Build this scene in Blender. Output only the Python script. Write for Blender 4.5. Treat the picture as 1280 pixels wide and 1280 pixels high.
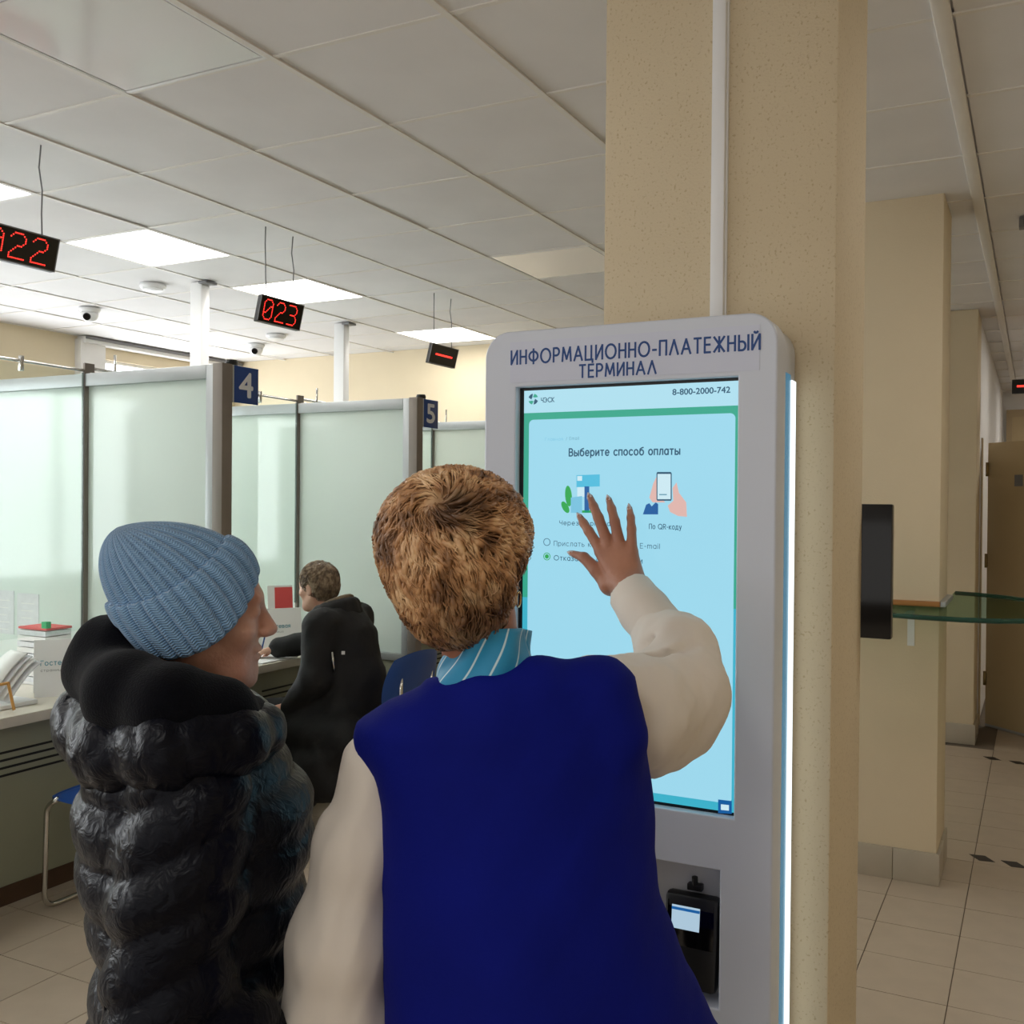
import bpy, bmesh, math, random
import numpy as np
from mathutils import Vector, Matrix

for o in list(bpy.data.objects): bpy.data.objects.remove(o)
SC = bpy.context.scene
COL = SC.collection
random.seed(7); RNG = np.random.default_rng(7)

# ---------------------------------------------------------------- camera
FPX = 1272.23; YAW = math.radians(27.315); PITCH = math.radians(-0.5183); ROLL = math.radians(0.4785)
CAMH = 1.59
_fw = np.array([-math.sin(YAW)*math.cos(PITCH), math.cos(YAW)*math.cos(PITCH), math.sin(PITCH)])
_r0 = np.array([math.cos(YAW), math.sin(YAW), 0.0]); _u0 = np.cross(_r0, _fw)
_rt = math.cos(ROLL)*_r0 + math.sin(ROLL)*_u0
_up = -math.sin(ROLL)*_r0 + math.cos(ROLL)*_u0
CAM0 = np.array([0.0, 0.0, CAMH])
cd = bpy.data.cameras.new('camera'); cam = bpy.data.objects.new('camera', cd); COL.objects.link(cam)
cd.sensor_width = 36.0; cd.lens = 36.0*FPX/1280.0; cd.clip_start = 0.02; cd.clip_end = 200
M = Matrix.Identity(4)
for k in range(3):
    M[k][0] = _rt[k]; M[k][1] = _up[k]; M[k][2] = -_fw[k]; M[k][3] = CAM0[k]
cam.matrix_world = M
SC.camera = cam

# ---------------------------------------------------------------- world, exposure
W = bpy.data.worlds.new('world'); SC.world = W; W.use_nodes = True
bg = W.node_tree.nodes['Background']; bg.inputs[0].default_value = (1.0, 0.955, 0.90, 1); bg.inputs[1].default_value = 0.60
SC.view_settings.view_transform = 'Standard'; SC.view_settings.look = 'None'
SC.view_settings.exposure = 0.28; SC.view_settings.gamma = 1.0; SC.view_settings.use_curve_mapping = False
LAMP_STRENGTH = 9.5      # the lit ceiling panels
WINDOW_STRENGTH = 5.5    # daylight on the window panes

# ---------------------------------------------------------------- small maths: survey points of the room
def ray(x, y): return _fw + _rt*(x-640)/FPX - _up*(y-640)/FPX
def on_z(x, y, z): d = ray(x, y); return CAM0 + d*(z-CAMH)/d[2]
def on_x(x, y, X): d = ray(x, y); return CAM0 + d*X/d[0]
def on_y(x, y, Y): d = ray(x, y); return CAM0 + d*Y/d[1]
def at(x, y, D): return CAM0 + ray(x, y)*D
RT = np.array([math.cos(YAW), math.sin(YAW), 0.0]); FD = np.array([-math.sin(YAW), math.cos(YAW), 0.0]); UP = np.array([0, 0, 1.0])

# ---------------------------------------------------------------- materials
def lin(c): 
    c = c/255.0
    return c/12.92 if c <= 0.04045 else ((c+0.055)/1.055)**2.4
def rgb(r, g, b): return (lin(r), lin(g), lin(b), 1.0)
def new_mat(name):
    m = bpy.data.materials.new(name); m.use_nodes = True
    nt = m.node_tree; return m, nt, nt.nodes['Principled BSDF']
def mat(name, col, rough=0.5, metal=0.0, var=0.0, scale=8.0, bump=0.0, bscale=60.0, col2=None, detail=4.0, coat=0.0, spec=None, sheen=0.0, stretch=None):
    m, nt, b = new_mat(name)
    b.inputs['Base Color'].default_value = col; b.inputs['Roughness'].default_value = rough; b.inputs['Metallic'].default_value = metal
    if spec is not None: b.inputs['Specular IOR Level'].default_value = spec
    if coat: b.inputs['Coat Weight'].default_value = coat; b.inputs['Coat Roughness'].default_value = 0.15
    if sheen: b.inputs['Sheen Weight'].default_value = sheen; b.inputs['Sheen Roughness'].default_value = 0.5
    tc = nt.nodes.new('ShaderNodeTexCoord'); src = tc.outputs['Object']
    if stretch:
        mp = nt.nodes.new('ShaderNodeMapping'); mp.inputs['Scale'].default_value = stretch
        nt.links.new(src, mp.inputs[0]); src = mp.outputs[0]
    n = nt.nodes.new('ShaderNodeTexNoise'); n.inputs['Scale'].default_value = scale; n.inputs['Detail'].default_value = detail
    nt.links.new(src, n.inputs[0])
    mix = nt.nodes.new('ShaderNodeMix'); mix.data_type = 'RGBA'
    c2 = col2 if col2 else tuple(max(0, c*(1-var)) for c in col[:3])+(1,)
    mix.inputs['A'].default_value = col if col2 else tuple(min(1, c*(1+var)) for c in col[:3])+(1,)
    mix.inputs['B'].default_value = c2
    rp = nt.nodes.new('ShaderNodeMapRange'); rp.inputs[1].default_value = 0.3; rp.inputs[2].default_value = 0.7
    nt.links.new(n.outputs[0], rp.inputs[0]); nt.links.new(rp.outputs[0], mix.inputs['Factor'])
    nt.links.new(mix.outputs['Result'], b.inputs['Base Color'])
    if bump:
        n2 = nt.nodes.new('ShaderNodeTexNoise'); n2.inputs['Scale'].default_value = bscale; n2.inputs['Detail'].default_value = 3
        nt.links.new(src, n2.inputs[0])
        bp = nt.nodes.new('ShaderNodeBump'); bp.inputs['Strength'].default_value = bump; bp.inputs['Distance'].default_value = 0.01
        nt.links.new(n2.outputs[0], bp.inputs['Height']); nt.links.new(bp.outputs[0], b.inputs['Normal'])
    return m
def emat(name, col, strength):
    m, nt, b = new_mat(name)
    b.inputs['Base Color'].default_value = (0.02, 0.02, 0.02, 1); b.inputs['Roughness'].default_value = 0.25
    b.inputs['Emission Color'].default_value = col; b.inputs['Emission Strength'].default_value = strength
    return m

MT = {}
MT['ceil'] = mat('ceiling_tile', rgb(228, 226, 226), 0.9, var=0.03, scale=3, bump=0.05, bscale=300)
MT['tbar'] = mat('ceiling_grid', rgb(228, 224, 218), 0.6, var=0.02)
MT['plenum'] = mat('plenum', rgb(120, 116, 110), 0.9, var=0.05)
MT['wall'] = mat('wall_plaster', rgb(222, 207, 178), 0.85, var=0.03, scale=2.5, bump=0.12, bscale=120)
MT['whitewall'] = mat('white_wall', rgb(232, 230, 228), 0.8, var=0.02)
MT['skirt'] = mat('skirting_tile', rgb(176, 166, 148), 0.45, var=0.05, scale=6)
MT['floor'] = mat('floor_tile', rgb(186, 171, 152), 0.34, var=0.045, scale=9, bump=0.02, bscale=40)
MT['grout'] = mat('grout', rgb(112, 100, 86), 0.9, var=0.08, scale=30)
# speckled pillar plaster
def speckle():
    m, nt, b = new_mat('pillar_plaster')
    tc = nt.nodes.new('ShaderNodeTexCoord')
    n = nt.nodes.new('ShaderNodeTexNoise'); n.inputs['Scale'].default_value = 3; nt.links.new(tc.outputs['Object'], n.inputs[0])
    v = nt.nodes.new('ShaderNodeTexNoise'); v.inputs['Scale'].default_value = 170; v.inputs['Detail'].default_value = 2; nt.links.new(tc.outputs['Object'], v.inputs[0])
    r1 = nt.nodes.new('ShaderNodeMapRange'); r1.inputs[1].default_value = 0.60; r1.inputs[2].default_value = 0.72; nt.links.new(v.outputs[0], r1.inputs[0])
    mx = nt.nodes.new('ShaderNodeMix'); mx.data_type = 'RGBA'; mx.inputs['A'].default_value = rgb(214, 198, 168); mx.inputs['B'].default_value = rgb(206, 189, 157)
    nt.links.new(n.outputs[0], mx.inputs['Factor'])
    m2 = nt.nodes.new('ShaderNodeMix'); m2.data_type = 'RGBA'; m2.inputs['B'].default_value = rgb(188, 168, 134)
    nt.links.new(mx.outputs['Result'], m2.inputs['A']); nt.links.new(r1.outputs[0], m2.inputs['Factor'])
    nt.links.new(m2.outputs['Result'], b.inputs['Base Color']); b.inputs['Roughness'].default_value = 0.8
    bp = nt.nodes.new('ShaderNodeBump'); bp.inputs['Strength'].default_value = 0.25; bp.inputs['Distance'].default_value = 0.004
    nt.links.new(v.outputs[0], bp.inputs['Height']); nt.links.new(bp.outputs[0], b.inputs['Normal'])
    return m
MT['pillar'] = speckle()
MT['alu'] = mat('aluminium', rgb(178, 182, 184), 0.38, 0.35, var=0.03)
MT['post'] = mat('post_grey', rgb(128, 120, 112), 0.5, 0.2, var=0.04)
MT['chrome'] = mat('chrome', rgb(205, 203, 198), 0.18, 1.0, var=0.02)
MT['white'] = mat('white_paint', rgb(230, 230, 230), 0.4, var=0.015)
MT['whiteplastic'] = mat('white_plastic', rgb(232, 232, 232), 0.35, var=0.015)
MT['kiosk'] = mat('kiosk_shell', rgb(206, 211, 222), 0.32, var=0.012, scale=2)
MT['kioskgrey'] = mat('kiosk_grey', rgb(190, 190, 190), 0.4, var=0.02)
MT['label'] = mat('kiosk_label', rgb(204, 208, 224), 0.30, var=0.01)
MT['navy'] = mat('navy_print', rgb(18, 66, 132), 0.5, var=0.03)
MT['black'] = mat('black_plastic', rgb(16, 16, 17), 0.4, var=0.1)
MT['blackgloss'] = mat('black_gloss', rgb(7, 7, 9), 0.12, var=0.1)
MT['darkslot'] = mat('dark_slot', rgb(26, 25, 22), 0.8, var=0.1)
MT['counterpanel'] = mat('counter_panel', rgb(150, 152, 132), 0.55, var=0.03, scale=4)
MT['worktop'] = mat('worktop', rgb(214, 208, 194), 0.4, var=0.03, scale=20)
MT['plinth'] = mat('plinth_brown', rgb(74, 52, 34), 0.6, var=0.12, scale=15)
MT['bluesign'] = mat('sign_blue', rgb(14, 62, 134), 0.4, var=0.03)
MT['signwhite'] = mat('sign_digit', rgb(222, 226, 232), 0.5, var=0.01)
MT['bluevinyl'] = mat('blue_vinyl', rgb(14, 66, 140), 0.35, var=0.06, scale=12, bump=0.05, bscale=200)
MT['wood'] = mat('wood_strip', rgb(176, 122, 66), 0.45, var=0.12, scale=4, stretch=(2, 30, 30))
MT['orange'] = mat('orange_wood', rgb(214, 158, 84), 0.45, var=0.08, stretch=(10, 10, 2))
MT['door'] = mat('door_beige', rgb(186, 166, 128), 0.5, var=0.03, scale=3)
MT['doorframe'] = mat('door_frame', rgb(176, 156, 122), 0.5, var=0.03)
MT['brass'] = mat('brass', rgb(150, 128, 86), 0.35, 0.8, var=0.05)
MT['paper'] = mat('paper', rgb(238, 238, 236), 0.8, var=0.01)
MT['paperprint'] = mat('paper_print', rgb(222, 224, 228), 0.8, var=0.05, scale=40)
MT['red'] = mat('red_print', rgb(222, 84, 84), 0.6, var=0.03)
MT['green'] = mat('green_print', rgb(40, 176, 110), 0.6, var=0.03)
MT['lilac'] = mat('lilac_print', rgb(176, 160, 196), 0.6, var=0.03)
MT['tealprint'] = mat('teal_print', rgb(70, 150, 166), 0.6, var=0.02)
MT['grey'] = mat('grey_plastic', rgb(120, 120, 122), 0.5, var=0.04)
MT['sticker'] = mat('floor_sticker', rgb(44, 36, 28), 0.6, var=0.1)
MT['lampon'] = emat('lamp_on', (1.0, 0.97, 0.92, 1), LAMP_STRENGTH)
MT['lampoff'] = mat('lamp_off', rgb(236, 234, 234), 0.12, var=0.01, scale=2)
MT['window'] = emat('window_daylight', (0.93, 0.97, 1.0, 1), WINDOW_STRENGTH)
MT['ledred'] = emat('led_red', (1.0, 0.03, 0.02, 1), 2.2)
MT['ledwhite'] = emat('led_white', (0.86, 0.97, 1.0, 1), 1.2)
MT['tealstrip'] = emat('teal_acrylic', rgb(0, 106, 140), 0.75)
def frosted(name, tint, tr=0.03, tl=0.60):
    m = bpy.data.materials.new(name); m.use_nodes = True; nt = m.node_tree; nt.nodes.clear()
    out = nt.nodes.new('ShaderNodeOutputMaterial')
    tc = nt.nodes.new('ShaderNodeTexCoord'); nz = nt.nodes.new('ShaderNodeTexNoise'); nz.inputs['Scale'].default_value = 1.7
    nt.links.new(tc.outputs['Object'], nz.inputs[0])
    mc = nt.nodes.new('ShaderNodeMix'); mc.data_type = 'RGBA'; mc.inputs['A'].default_value = tint
    mc.inputs['B'].default_value = tuple(c*0.95 for c in tint[:3])+(1,); nt.links.new(nz.outputs[0], mc.inputs['Factor'])
    a = nt.nodes.new('ShaderNodeBsdfTranslucent'); d = nt.nodes.new('ShaderNodeBsdfDiffuse')
    t = nt.nodes.new('ShaderNodeBsdfTransparent'); g = nt.nodes.new('ShaderNodeBsdfGlossy'); g.inputs['Roughness'].default_value = 0.08
    for s in (a, d): nt.links.new(mc.outputs['Result'], s.inputs['Color'])
    m1 = nt.nodes.new('ShaderNodeMixShader'); m1.inputs[0].default_value = tl; nt.links.new(d.outputs[0], m1.inputs[1]); nt.links.new(a.outputs[0], m1.inputs[2])
    m2 = nt.nodes.new('ShaderNodeMixShader'); m2.inputs[0].default_value = tr; nt.links.new(m1.outputs[0], m2.inputs[1]); nt.links.new(t.outputs[0], m2.inputs[2])
    m3 = nt.nodes.new('ShaderNodeMixShader'); m3.inputs[0].default_value = 0.07; nt.links.new(m2.outputs[0], m3.inputs[1]); nt.links.new(g.outputs[0], m3.inputs[2])
    nt.links.new(m3.outputs[0], out.inputs[0]); return m
MT['frost'] = frosted('frosted_glass', (0.86, 0.93, 0.90, 1))
def clear_glass(name, tint, edge=0.06):
    m = bpy.data.materials.new(name); m.use_nodes = True; nt = m.node_tree; nt.nodes.clear()
    out = nt.nodes.new('ShaderNodeOutputMaterial')
    t = nt.nodes.new('ShaderNodeBsdfTransparent'); t.inputs[0].default_value = tint
    g = nt.nodes.new('ShaderNodeBsdfGlossy'); g.inputs['Roughness'].default_value = 0.03
    mx = nt.nodes.new('ShaderNodeMixShader'); mx.inputs[0].default_value = edge; nt.links.new(t.outputs[0], mx.inputs[1]); nt.links.new(g.outputs[0], mx.inputs[2])
    nt.links.new(mx.outputs[0], out.inputs[0]); return m
MT['clear'] = clear_glass('clear_glass', (0.95, 0.98, 0.965, 1))
MT['greenglass'] = clear_glass('green_glass_top', (0.62, 0.74, 0.66, 1))
MT['glassedge'] = mat('green_glass_edge', rgb(26, 70, 58), 0.2, var=0.15, scale=12)
MT['glassline'] = mat('glass_edge_line', rgb(84, 96, 92), 0.3, var=0.05)

# ---------------------------------------------------------------- mesh helpers
def link(name, me, m=None, parent=None):
    o = bpy.data.objects.new(name, me); COL.objects.link(o)
    if m is not None and me is not None and len(me.materials) == 0: me.materials.append(m)
    if parent is not None: o.parent = parent
    return o
def empty(name, loc=(0, 0, 0)):
    o = bpy.data.objects.new(name, None); COL.objects.link(o); o.location = loc; o.empty_display_size = 0.1
    return o
def tag(o, label=None, cat=None, group=None, kind=None):
    if label: o['label'] = label
    if cat: o['category'] = cat
    if group: o['group'] = group
    if kind: o['kind'] = kind
    return o
def thing(name, label, cat, loc=(0, 0, 0), group=None): return tag(empty(name, loc), label, cat, group)
class MB:
    def __init__(s): s.bm = bmesh.new()
    def box(s, lo, hi, bev=0.0, seg=2):
        lo = Vector(lo); hi = Vector(hi)
        r = bmesh.ops.create_cube(s.bm, size=1.0)
        c = (lo+hi)/2; d = hi-lo
        for v in r['verts']: v.co = Vector((v.co.x*d.x+c.x, v.co.y*d.y+c.y, v.co.z*d.z+c.z))
        if bev > 0:
            es = set(e for v in r['verts'] for e in v.link_edges)
            bmesh.ops.bevel(s.bm, geom=list(es), offset=bev, segments=seg, affect='EDGES', profile=0.5)
        return s
    def tube(s, pts, rad, n=10, cap=True):
        pts = [Vector(p) for p in pts]; rr = rad if hasattr(rad, '__len__') else [rad]*len(pts)
        rings = []; prev = None
        for i, p in enumerate(pts):
            t = (pts[min(i+1, len(pts)-1)]-pts[max(i-1, 0)])
            t = t.normalized() if t.length > 1e-9 else Vector((0, 0, 1))
            if prev is None: a = t.orthogonal().normalized()
            else:
                a = prev - t*prev.dot(t); a = a.normalized() if a.length > 1e-6 else t.orthogonal().normalized()
            prev = a; b = t.cross(a)
            rings.append([s.bm.verts.new(p+(a*math.cos(2*math.pi*k/n)+b*math.sin(2*math.pi*k/n))*rr[i]) for k in range(n)])
        for i in range(len(rings)-1):
            for k in range(n):
                s.bm.faces.new((rings[i][k], rings[i][(k+1) % n], rings[i+1][(k+1) % n], rings[i+1][k]))
        if cap:
            s.bm.faces.new(rings[0][::-1]); s.bm.faces.new(rings[-1])
        return s
    def poly(s, pts, normal, depth):
        n = Vector(normal)*depth
        a = [s.bm.verts.new(Vector(p)) for p in pts]; b = [s.bm.verts.new(Vector(p)+n) for p in pts]
        s.bm.faces.new(a[::-1]); s.bm.faces.new(b)
        k = len(a)
        for i in range(k): s.bm.faces.new((a[i], a[(i+1) % k], b[(i+1) % k], b[i]))
        return s
    def lathe(s, prof, c, n=24, axis='z'):
        c = Vector(c); rings = []
        for r, h in prof:
            ring = []
            for k in range(n):
                t = 2*math.pi*k/n; q = (r*math.cos(t), r*math.sin(t), h)
                if axis == 'y': q = (q[0], h, q[1])
                if axis == 'x': q = (h, q[0], q[1])
                ring.append(s.bm.verts.new(c+Vector(q)))
            rings.append(ring)
        for i in range(len(rings)-1):
            for k in range(n): s.bm.faces.new((rings[i][k], rings[i][(k+1) % n], rings[i+1][(k+1) % n], rings[i+1][k]))
        s.bm.faces.new(rings[0][::-1]); s.bm.faces.new(rings[-1]); return s
    def mesh(s, name, smooth=False):
        bmesh.ops.recalc_face_normals(s.bm, faces=s.bm.faces[:])
        me = bpy.data.meshes.new(name); s.bm.to_mesh(me); s.bm.free()
        if smooth:
            me.polygons.foreach_set('use_smooth', [True]*len(me.polygons))
        return me
    def build(s, name, m, parent=None, smooth=False, auto=False):
        me = s.mesh(name, smooth or auto)
        o = link(name, me, m, parent)
        if auto:
            me.set_sharp_from_angle(angle=math.radians(38))
        return o
def box(name, lo, hi, m, parent=None, bev=0.0): return MB().box(lo, hi, bev).build(name, m, parent, auto=bev > 0)
def struct(o): o['kind'] = 'structure'; return o
def fillet(pts, r, n=6):
    """round the corners of an open 3-D polyline"""
    pts = [Vector(p) for p in pts]; out = [pts[0]]
    for i in range(1, len(pts)-1):
        a = (pts[i-1]-pts[i]); b = (pts[i+1]-pts[i]); ra = min(r, a.length*0.49, b.length*0.49)
        p0 = pts[i]+a.normalized()*ra; p1 = pts[i]+b.normalized()*ra
        for k in range(n+1):
            t = k/n; out.append(p0*(1-t)**2+pts[i]*2*t*(1-t)+p1*t*t)
    out.append(pts[-1]); return out
def rrect(x0, x1, z0, z1, r, n=8):
    out = []
    for cx, cz, a0 in ((x1-r, z1-r, 0), (x0+r, z1-r, 90), (x0+r, z0+r, 180), (x1-r, z0+r, 270)):
        for k in range(n+1):
            t = math.radians(a0+90*k/n); out.append((cx+r*math.cos(t), cz+r*math.sin(t)))
    return out
def holed(name, loops, y0, y1, m, parent=None, bev=0.0):
    """extrude outlines (x, z) with holes from y0 to y1"""
    cu = bpy.data.curves.new(name, 'CURVE'); cu.dimensions = '2D'; cu.fill_mode = 'BOTH'; cu.extrude = abs(y1-y0)/2-bev; cu.bevel_depth = bev; cu.bevel_resolution = 3
    cu.offset = -bev
    for lp in loops:
        sp = cu.splines.new('POLY'); sp.points.add(len(lp)-1); sp.use_cyclic_u = True
        for p, q in zip(sp.points, lp): p.co = (q[0], q[1], 0, 1)
    t = bpy.data.objects.new('tmp', cu); COL.objects.link(t)
    me = bpy.data.meshes.new_from_object(t.evaluated_get(bpy.context.evaluated_depsgraph_get()))
    bpy.data.objects.remove(t)
    mt = Matrix(((1, 0, 0, 0), (0, 0, -1, (y0+y1)/2), (0, 1, 0, 0), (0, 0, 0, 1)))
    me.transform(mt); me.materials.clear()
    me.polygons.foreach_set('use_smooth', [True]*len(me.polygons)); me.set_sharp_from_angle(angle=math.radians(35))
    return link(name, me, m, parent)
def text_mesh(body, depth=0.0):
    cu = bpy.data.curves.new('t', 'FONT'); cu.body = body; cu.extrude = depth; cu.resolution_u = 4
    t = bpy.data.objects.new('tmp', cu); COL.objects.link(t)
    me = bpy.data.meshes.new_from_object(t.evaluated_get(bpy.context.evaluated_depsgraph_get()))
    bpy.data.objects.remove(t); me.materials.clear(); return me
def text(name, body, origin, ex, ey, width, height, m, parent=None, bold=0.0, thick=0.0006):
    """text in the plane (ex, ey) with lower-left corner at origin, scaled to width x height"""
    cu = bpy.data.curves.new('t', 'FONT'); cu.body = body; cu.extrude = 0.02; cu.resolution_u = 4
    t = bpy.data.objects.new('tmp', cu); COL.objects.link(t)
    me = bpy.data.meshes.new_from_object(t.evaluated_get(bpy.context.evaluated_depsgraph_get()))
    bpy.data.objects.remove(t); me.materials.clear()
    n = len(me.vertices); co = np.empty(n*3); me.vertices.foreach_get('co', co); co = co.reshape(-1, 3)
    lo = co.min(0); hi = co.max(0)
    ex = np.array(ex, float); ey = np.array(ey, float); ez = np.cross(ex, ey); ez /= np.linalg.norm(ez)
    q = (co-lo)/(hi-lo)
    P = np.array(origin)+q[:, :1]*ex*width+q[:, 1:2]*ey*height+(q[:, 2:3])*ez*thick
    me.vertices.foreach_set('co', P.ravel()); me.update()
    if bold:   # heavier strokes: the same outline struck again a hair to each side
        b2 = bmesh.new(); w = bold*height
        for s_, up_ in ((-1, 0), (1, 0), (0, 1), (0, -1)):
            c2 = me.copy(); c2.transform(Matrix.Translation(Vector(ex*s_*w+ey*up_*w+ez*thick*0.02*(s_+2*up_+3)))); b2.from_mesh(c2); bpy.data.meshes.remove(c2)
        b2.to_mesh(me); b2.free()
    return link(name, me, m, parent)
# ---- print lettering drawn with strokes (cap height 1)
def _arc(cx, cy, rx, ry, a0, a1, n=12): return [(cx+rx*math.cos(math.radians(a0+(a1-a0)*k/n)), cy+ry*math.sin(math.radians(a0+(a1-a0)*k/n))) for k in range(n+1)]
def _o(cx, cy, rx, ry): return _arc(cx, cy, rx, ry, 0, 360, 20)
_br = _arc(0.30, 1.22, 0.14, 0.10, 200, 340, 6)
GL = {
 'И': (.60, [[(0, 1), (0, 0), (.6, 1), (.6, 0)]]), 'Н': (.58, [[(0, 0), (0, 1)], [(.58, 0), (.58, 1)], [(0, .52), (.58, .52)]]), 'Ф': (.86, [_o(.43, .52, .43, .34), [(.43, 1.04), (.43, -.04)]]),
 'О': (.94, [_o(.47, .5, .47, .5)]), 'Р': (.54, [[(0, 0), (0, 1), (.26, 1)]+_arc(.26, .73, .28, .27, 90, -90)+[(0, .46)]]), 'М': (.84, [[(0, 0), (.09, 1), (.42, .15), (.75, 1), (.84, 0)]]),
 'А': (.76, [[(0, 0), (.38, 1), (.76, 0)], [(.13, .33), (.63, .33)]]), 'Ц': (.68, [[(0, 1), (0, 0), (.68, 0), (.68, -.2)], [(.56, 1), (.56, 0)]]), 'П': (.58, [[(0, 0), (0, 1), (.58, 1), (.58, 0)]]),
 'Л': (.72, [[(0, 0), (.36, 1), (.72, 0)]]), 'Т': (.58, [[(0, 1), (.58, 1)], [(.29, 1), (.29, 0)]]), 'Е': (.48, [[(.48, 1), (0, 1), (0, 0), (.48, 0)], [(0, .52), (.44, .52)]]),
 'Ж': (.86, [[(.43, 1), (.43, 0)], [(0, 1), (.43, .5), (.86, 1)], [(0, 0), (.43, .5), (.86, 0)]]), 'Ы': (.78, [[(0, 1), (0, 0), (.26, 0)]+_arc(.26, .29, .28, .29, -90, 90)+[(0, .58)], [(.78, 1), (.78, 0)]]),
 'Й': (.60, [[(0, 1), (0, 0), (.6, 1), (.6, 0)], _br]), 'В': (.54, [[(0, 0), (0, 1), (.25, 1)]+_arc(.25, .76, .24, .24, 90, -90)+[(0, .52), (.27, .52)]+_arc(.27, .26, .27, .26, 90, -90)+[(0, 0)]]),
 'Ч': (.52, [[(0, 1), (0, .6)]+_arc(.2, .6, .2, .18, 180, 270, 6)+[(.52, .46)], [(.52, 1), (.52, 0)]]), 'Э': (.66, [_arc(.2, .5, .46, .5, 130, -130, 16), [(.2, .5), (.66, .5)]]), 'С': (.72, [_arc(.47, .5, .47, .5, 45, 315, 16)]),
 'К': (.54, [[(0, 0), (0, 1)], [(.52, 1), (.05, .52), (.54, 0)]]), 'Г': (.46, [[(0, 0), (0, 1), (.46, 1)]]), 'Q': (.96, [_o(.47, .5, .47, .5), [(.55, .25), (.96, -.06)]]), 'R': (.56, [[(0, 0), (0, 1), (.26, 1)]+_arc(.26, .74, .28, .26, 90, -90)+[(0, .48)], [(.25, .48), (.56, 0)]]),
 'E': (.48, [[(.48, 1), (0, 1), (0, 0), (.48, 0)], [(0, .52), (.44, .52)]]), '-': (.30, [[(0, .4), (.30, .4)]]), '/': (.3, [[(0, -.1), (.3, 1)]]), ' ': (.22, []),
 'а': (.50, [_o(.26, .36, .26, .36), [(.5, .72), (.5, 0)]]), 'б': (.54, [_o(.27, .34, .27, .34), [(0, .4), (.05, .78), (.28, .94), (.5, 1.0)]]),
 'в': (.48, [[(0, 0), (0, .72), (.24, .72)]+_arc(.24, .55, .2, .17, 90, -90, 8)+[(0, .38), (.26, .38)]+_arc(.26, .19, .22, .19, 90, -90, 8)+[(0, 0)]]), 'г': (.36, [[(0, 0), (0, .72), (.36, .72)]]),
 'д': (.58, [[(.08, 0), (.15, .72), (.48, .72), (.48, 0)], [(-.02, -.16), (-.02, 0), (.58, 0), (.58, -.16)]]), 'е': (.52, [_arc(.26, .36, .26, .36, 0, 315, 16), [(0, .36), (.52, .36)]]),
 'з': (.44, [_arc(.18, .55, .2, .17, 140, -90, 8)+[(.14, .38)], [(.14, .38)]+_arc(.2, .19, .24, .19, 90, -140, 10)]), 'и': (.46, [[(0, .72), (0, 0), (.46, .72), (.46, 0)]]), 'й': (.46, [[(0, .72), (0, 0), (.46, .72), (.46, 0)], _arc(.23, .95, .12, .08, 200, 340, 6)]),
 'к': (.44, [[(0, 0), (0, .72)], [(.42, .72), (.05, .38), (.44, 0)]]), 'л': (.48, [[(0, 0), (.08, .06), (.14, .72), (.48, .72), (.48, 0)]]), 'м': (.58, [[(0, 0), (0, .72), (.29, .12), (.58, .72), (.58, 0)]]), 'н': (.46, [[(0, 0), (0, .72)], [(.46, 0), (.46, .72)], [(0, .38), (.46, .38)]]),
 'о': (.54, [_o(.27, .36, .27, .36)]), 'п': (.46, [[(0, 0), (0, .72), (.46, .72), (.46, 0)]]), 'р': (.52, [[(0, .72), (0, -.26)], _o(.26, .36, .26, .36)]), 'с': (.46, [_arc(.27, .36, .27, .36, 45, 315, 14)]),
 'т': (.46, [[(0, .72), (.46, .72)], [(.23, .72), (.23, 0)]]), 'у': (.48, [[(0, .72), (.25, .02)], [(.48, .72), (.17, -.25), (.02, -.25)]]), 'ц': (.56, [[(0, .72), (0, 0), (.56, 0), (.56, -.16)], [(.46, .72), (.46, 0)]]),
 'ч': (.44, [[(0, .72), (0, .45)]+_arc(.16, .45, .16, .13, 180, 270, 6)+[(.44, .36)], [(.44, .72), (.44, 0)]]), 'ы': (.64, [[(0, .72), (0, 0), (.22, 0)]+_arc(.22, .21, .21, .21, -90, 90, 8)+[(0, .42)], [(.64, .72), (.64, 0)]]),
 'ь': (.44, [[(0, .72), (0, 0), (.22, 0)]+_arc(.22, .21, .21, .21, -90, 90, 8)+[(0, .42)]]), 'ю': (.74, [[(0, 0), (0, .72)], [(0, .36), (.2, .36)], _o(.47, .36, .27, .36)]), 'я': (.46, [[(.46, 0), (.46, .72), (.22, .72)]+_arc(.22, .53, .2, .19, 90, 270, 8)+[(.46, .34)], [(.22, .34), (0, 0)]]),
 'a': (.50, [_o(.26, .36, .26, .36), [(.5, .72), (.5, 0)]]), 'm': (.74, [[(0, 0), (0, .72)], [(0, .5)]+_arc(.19, .52, .18, .2, 180, 0, 8)+[(.37, 0)], [(.37, .5)]+_arc(.56, .52, .18, .2, 180, 0, 8)+[(.74, 0)]]), 'i': (.04, [[(.02, 0), (.02, .72)], [(.02, .92), (.02, 1.0)]]), 'l': (.04, [[(.02, 0), (.02, 1)]])}
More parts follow.
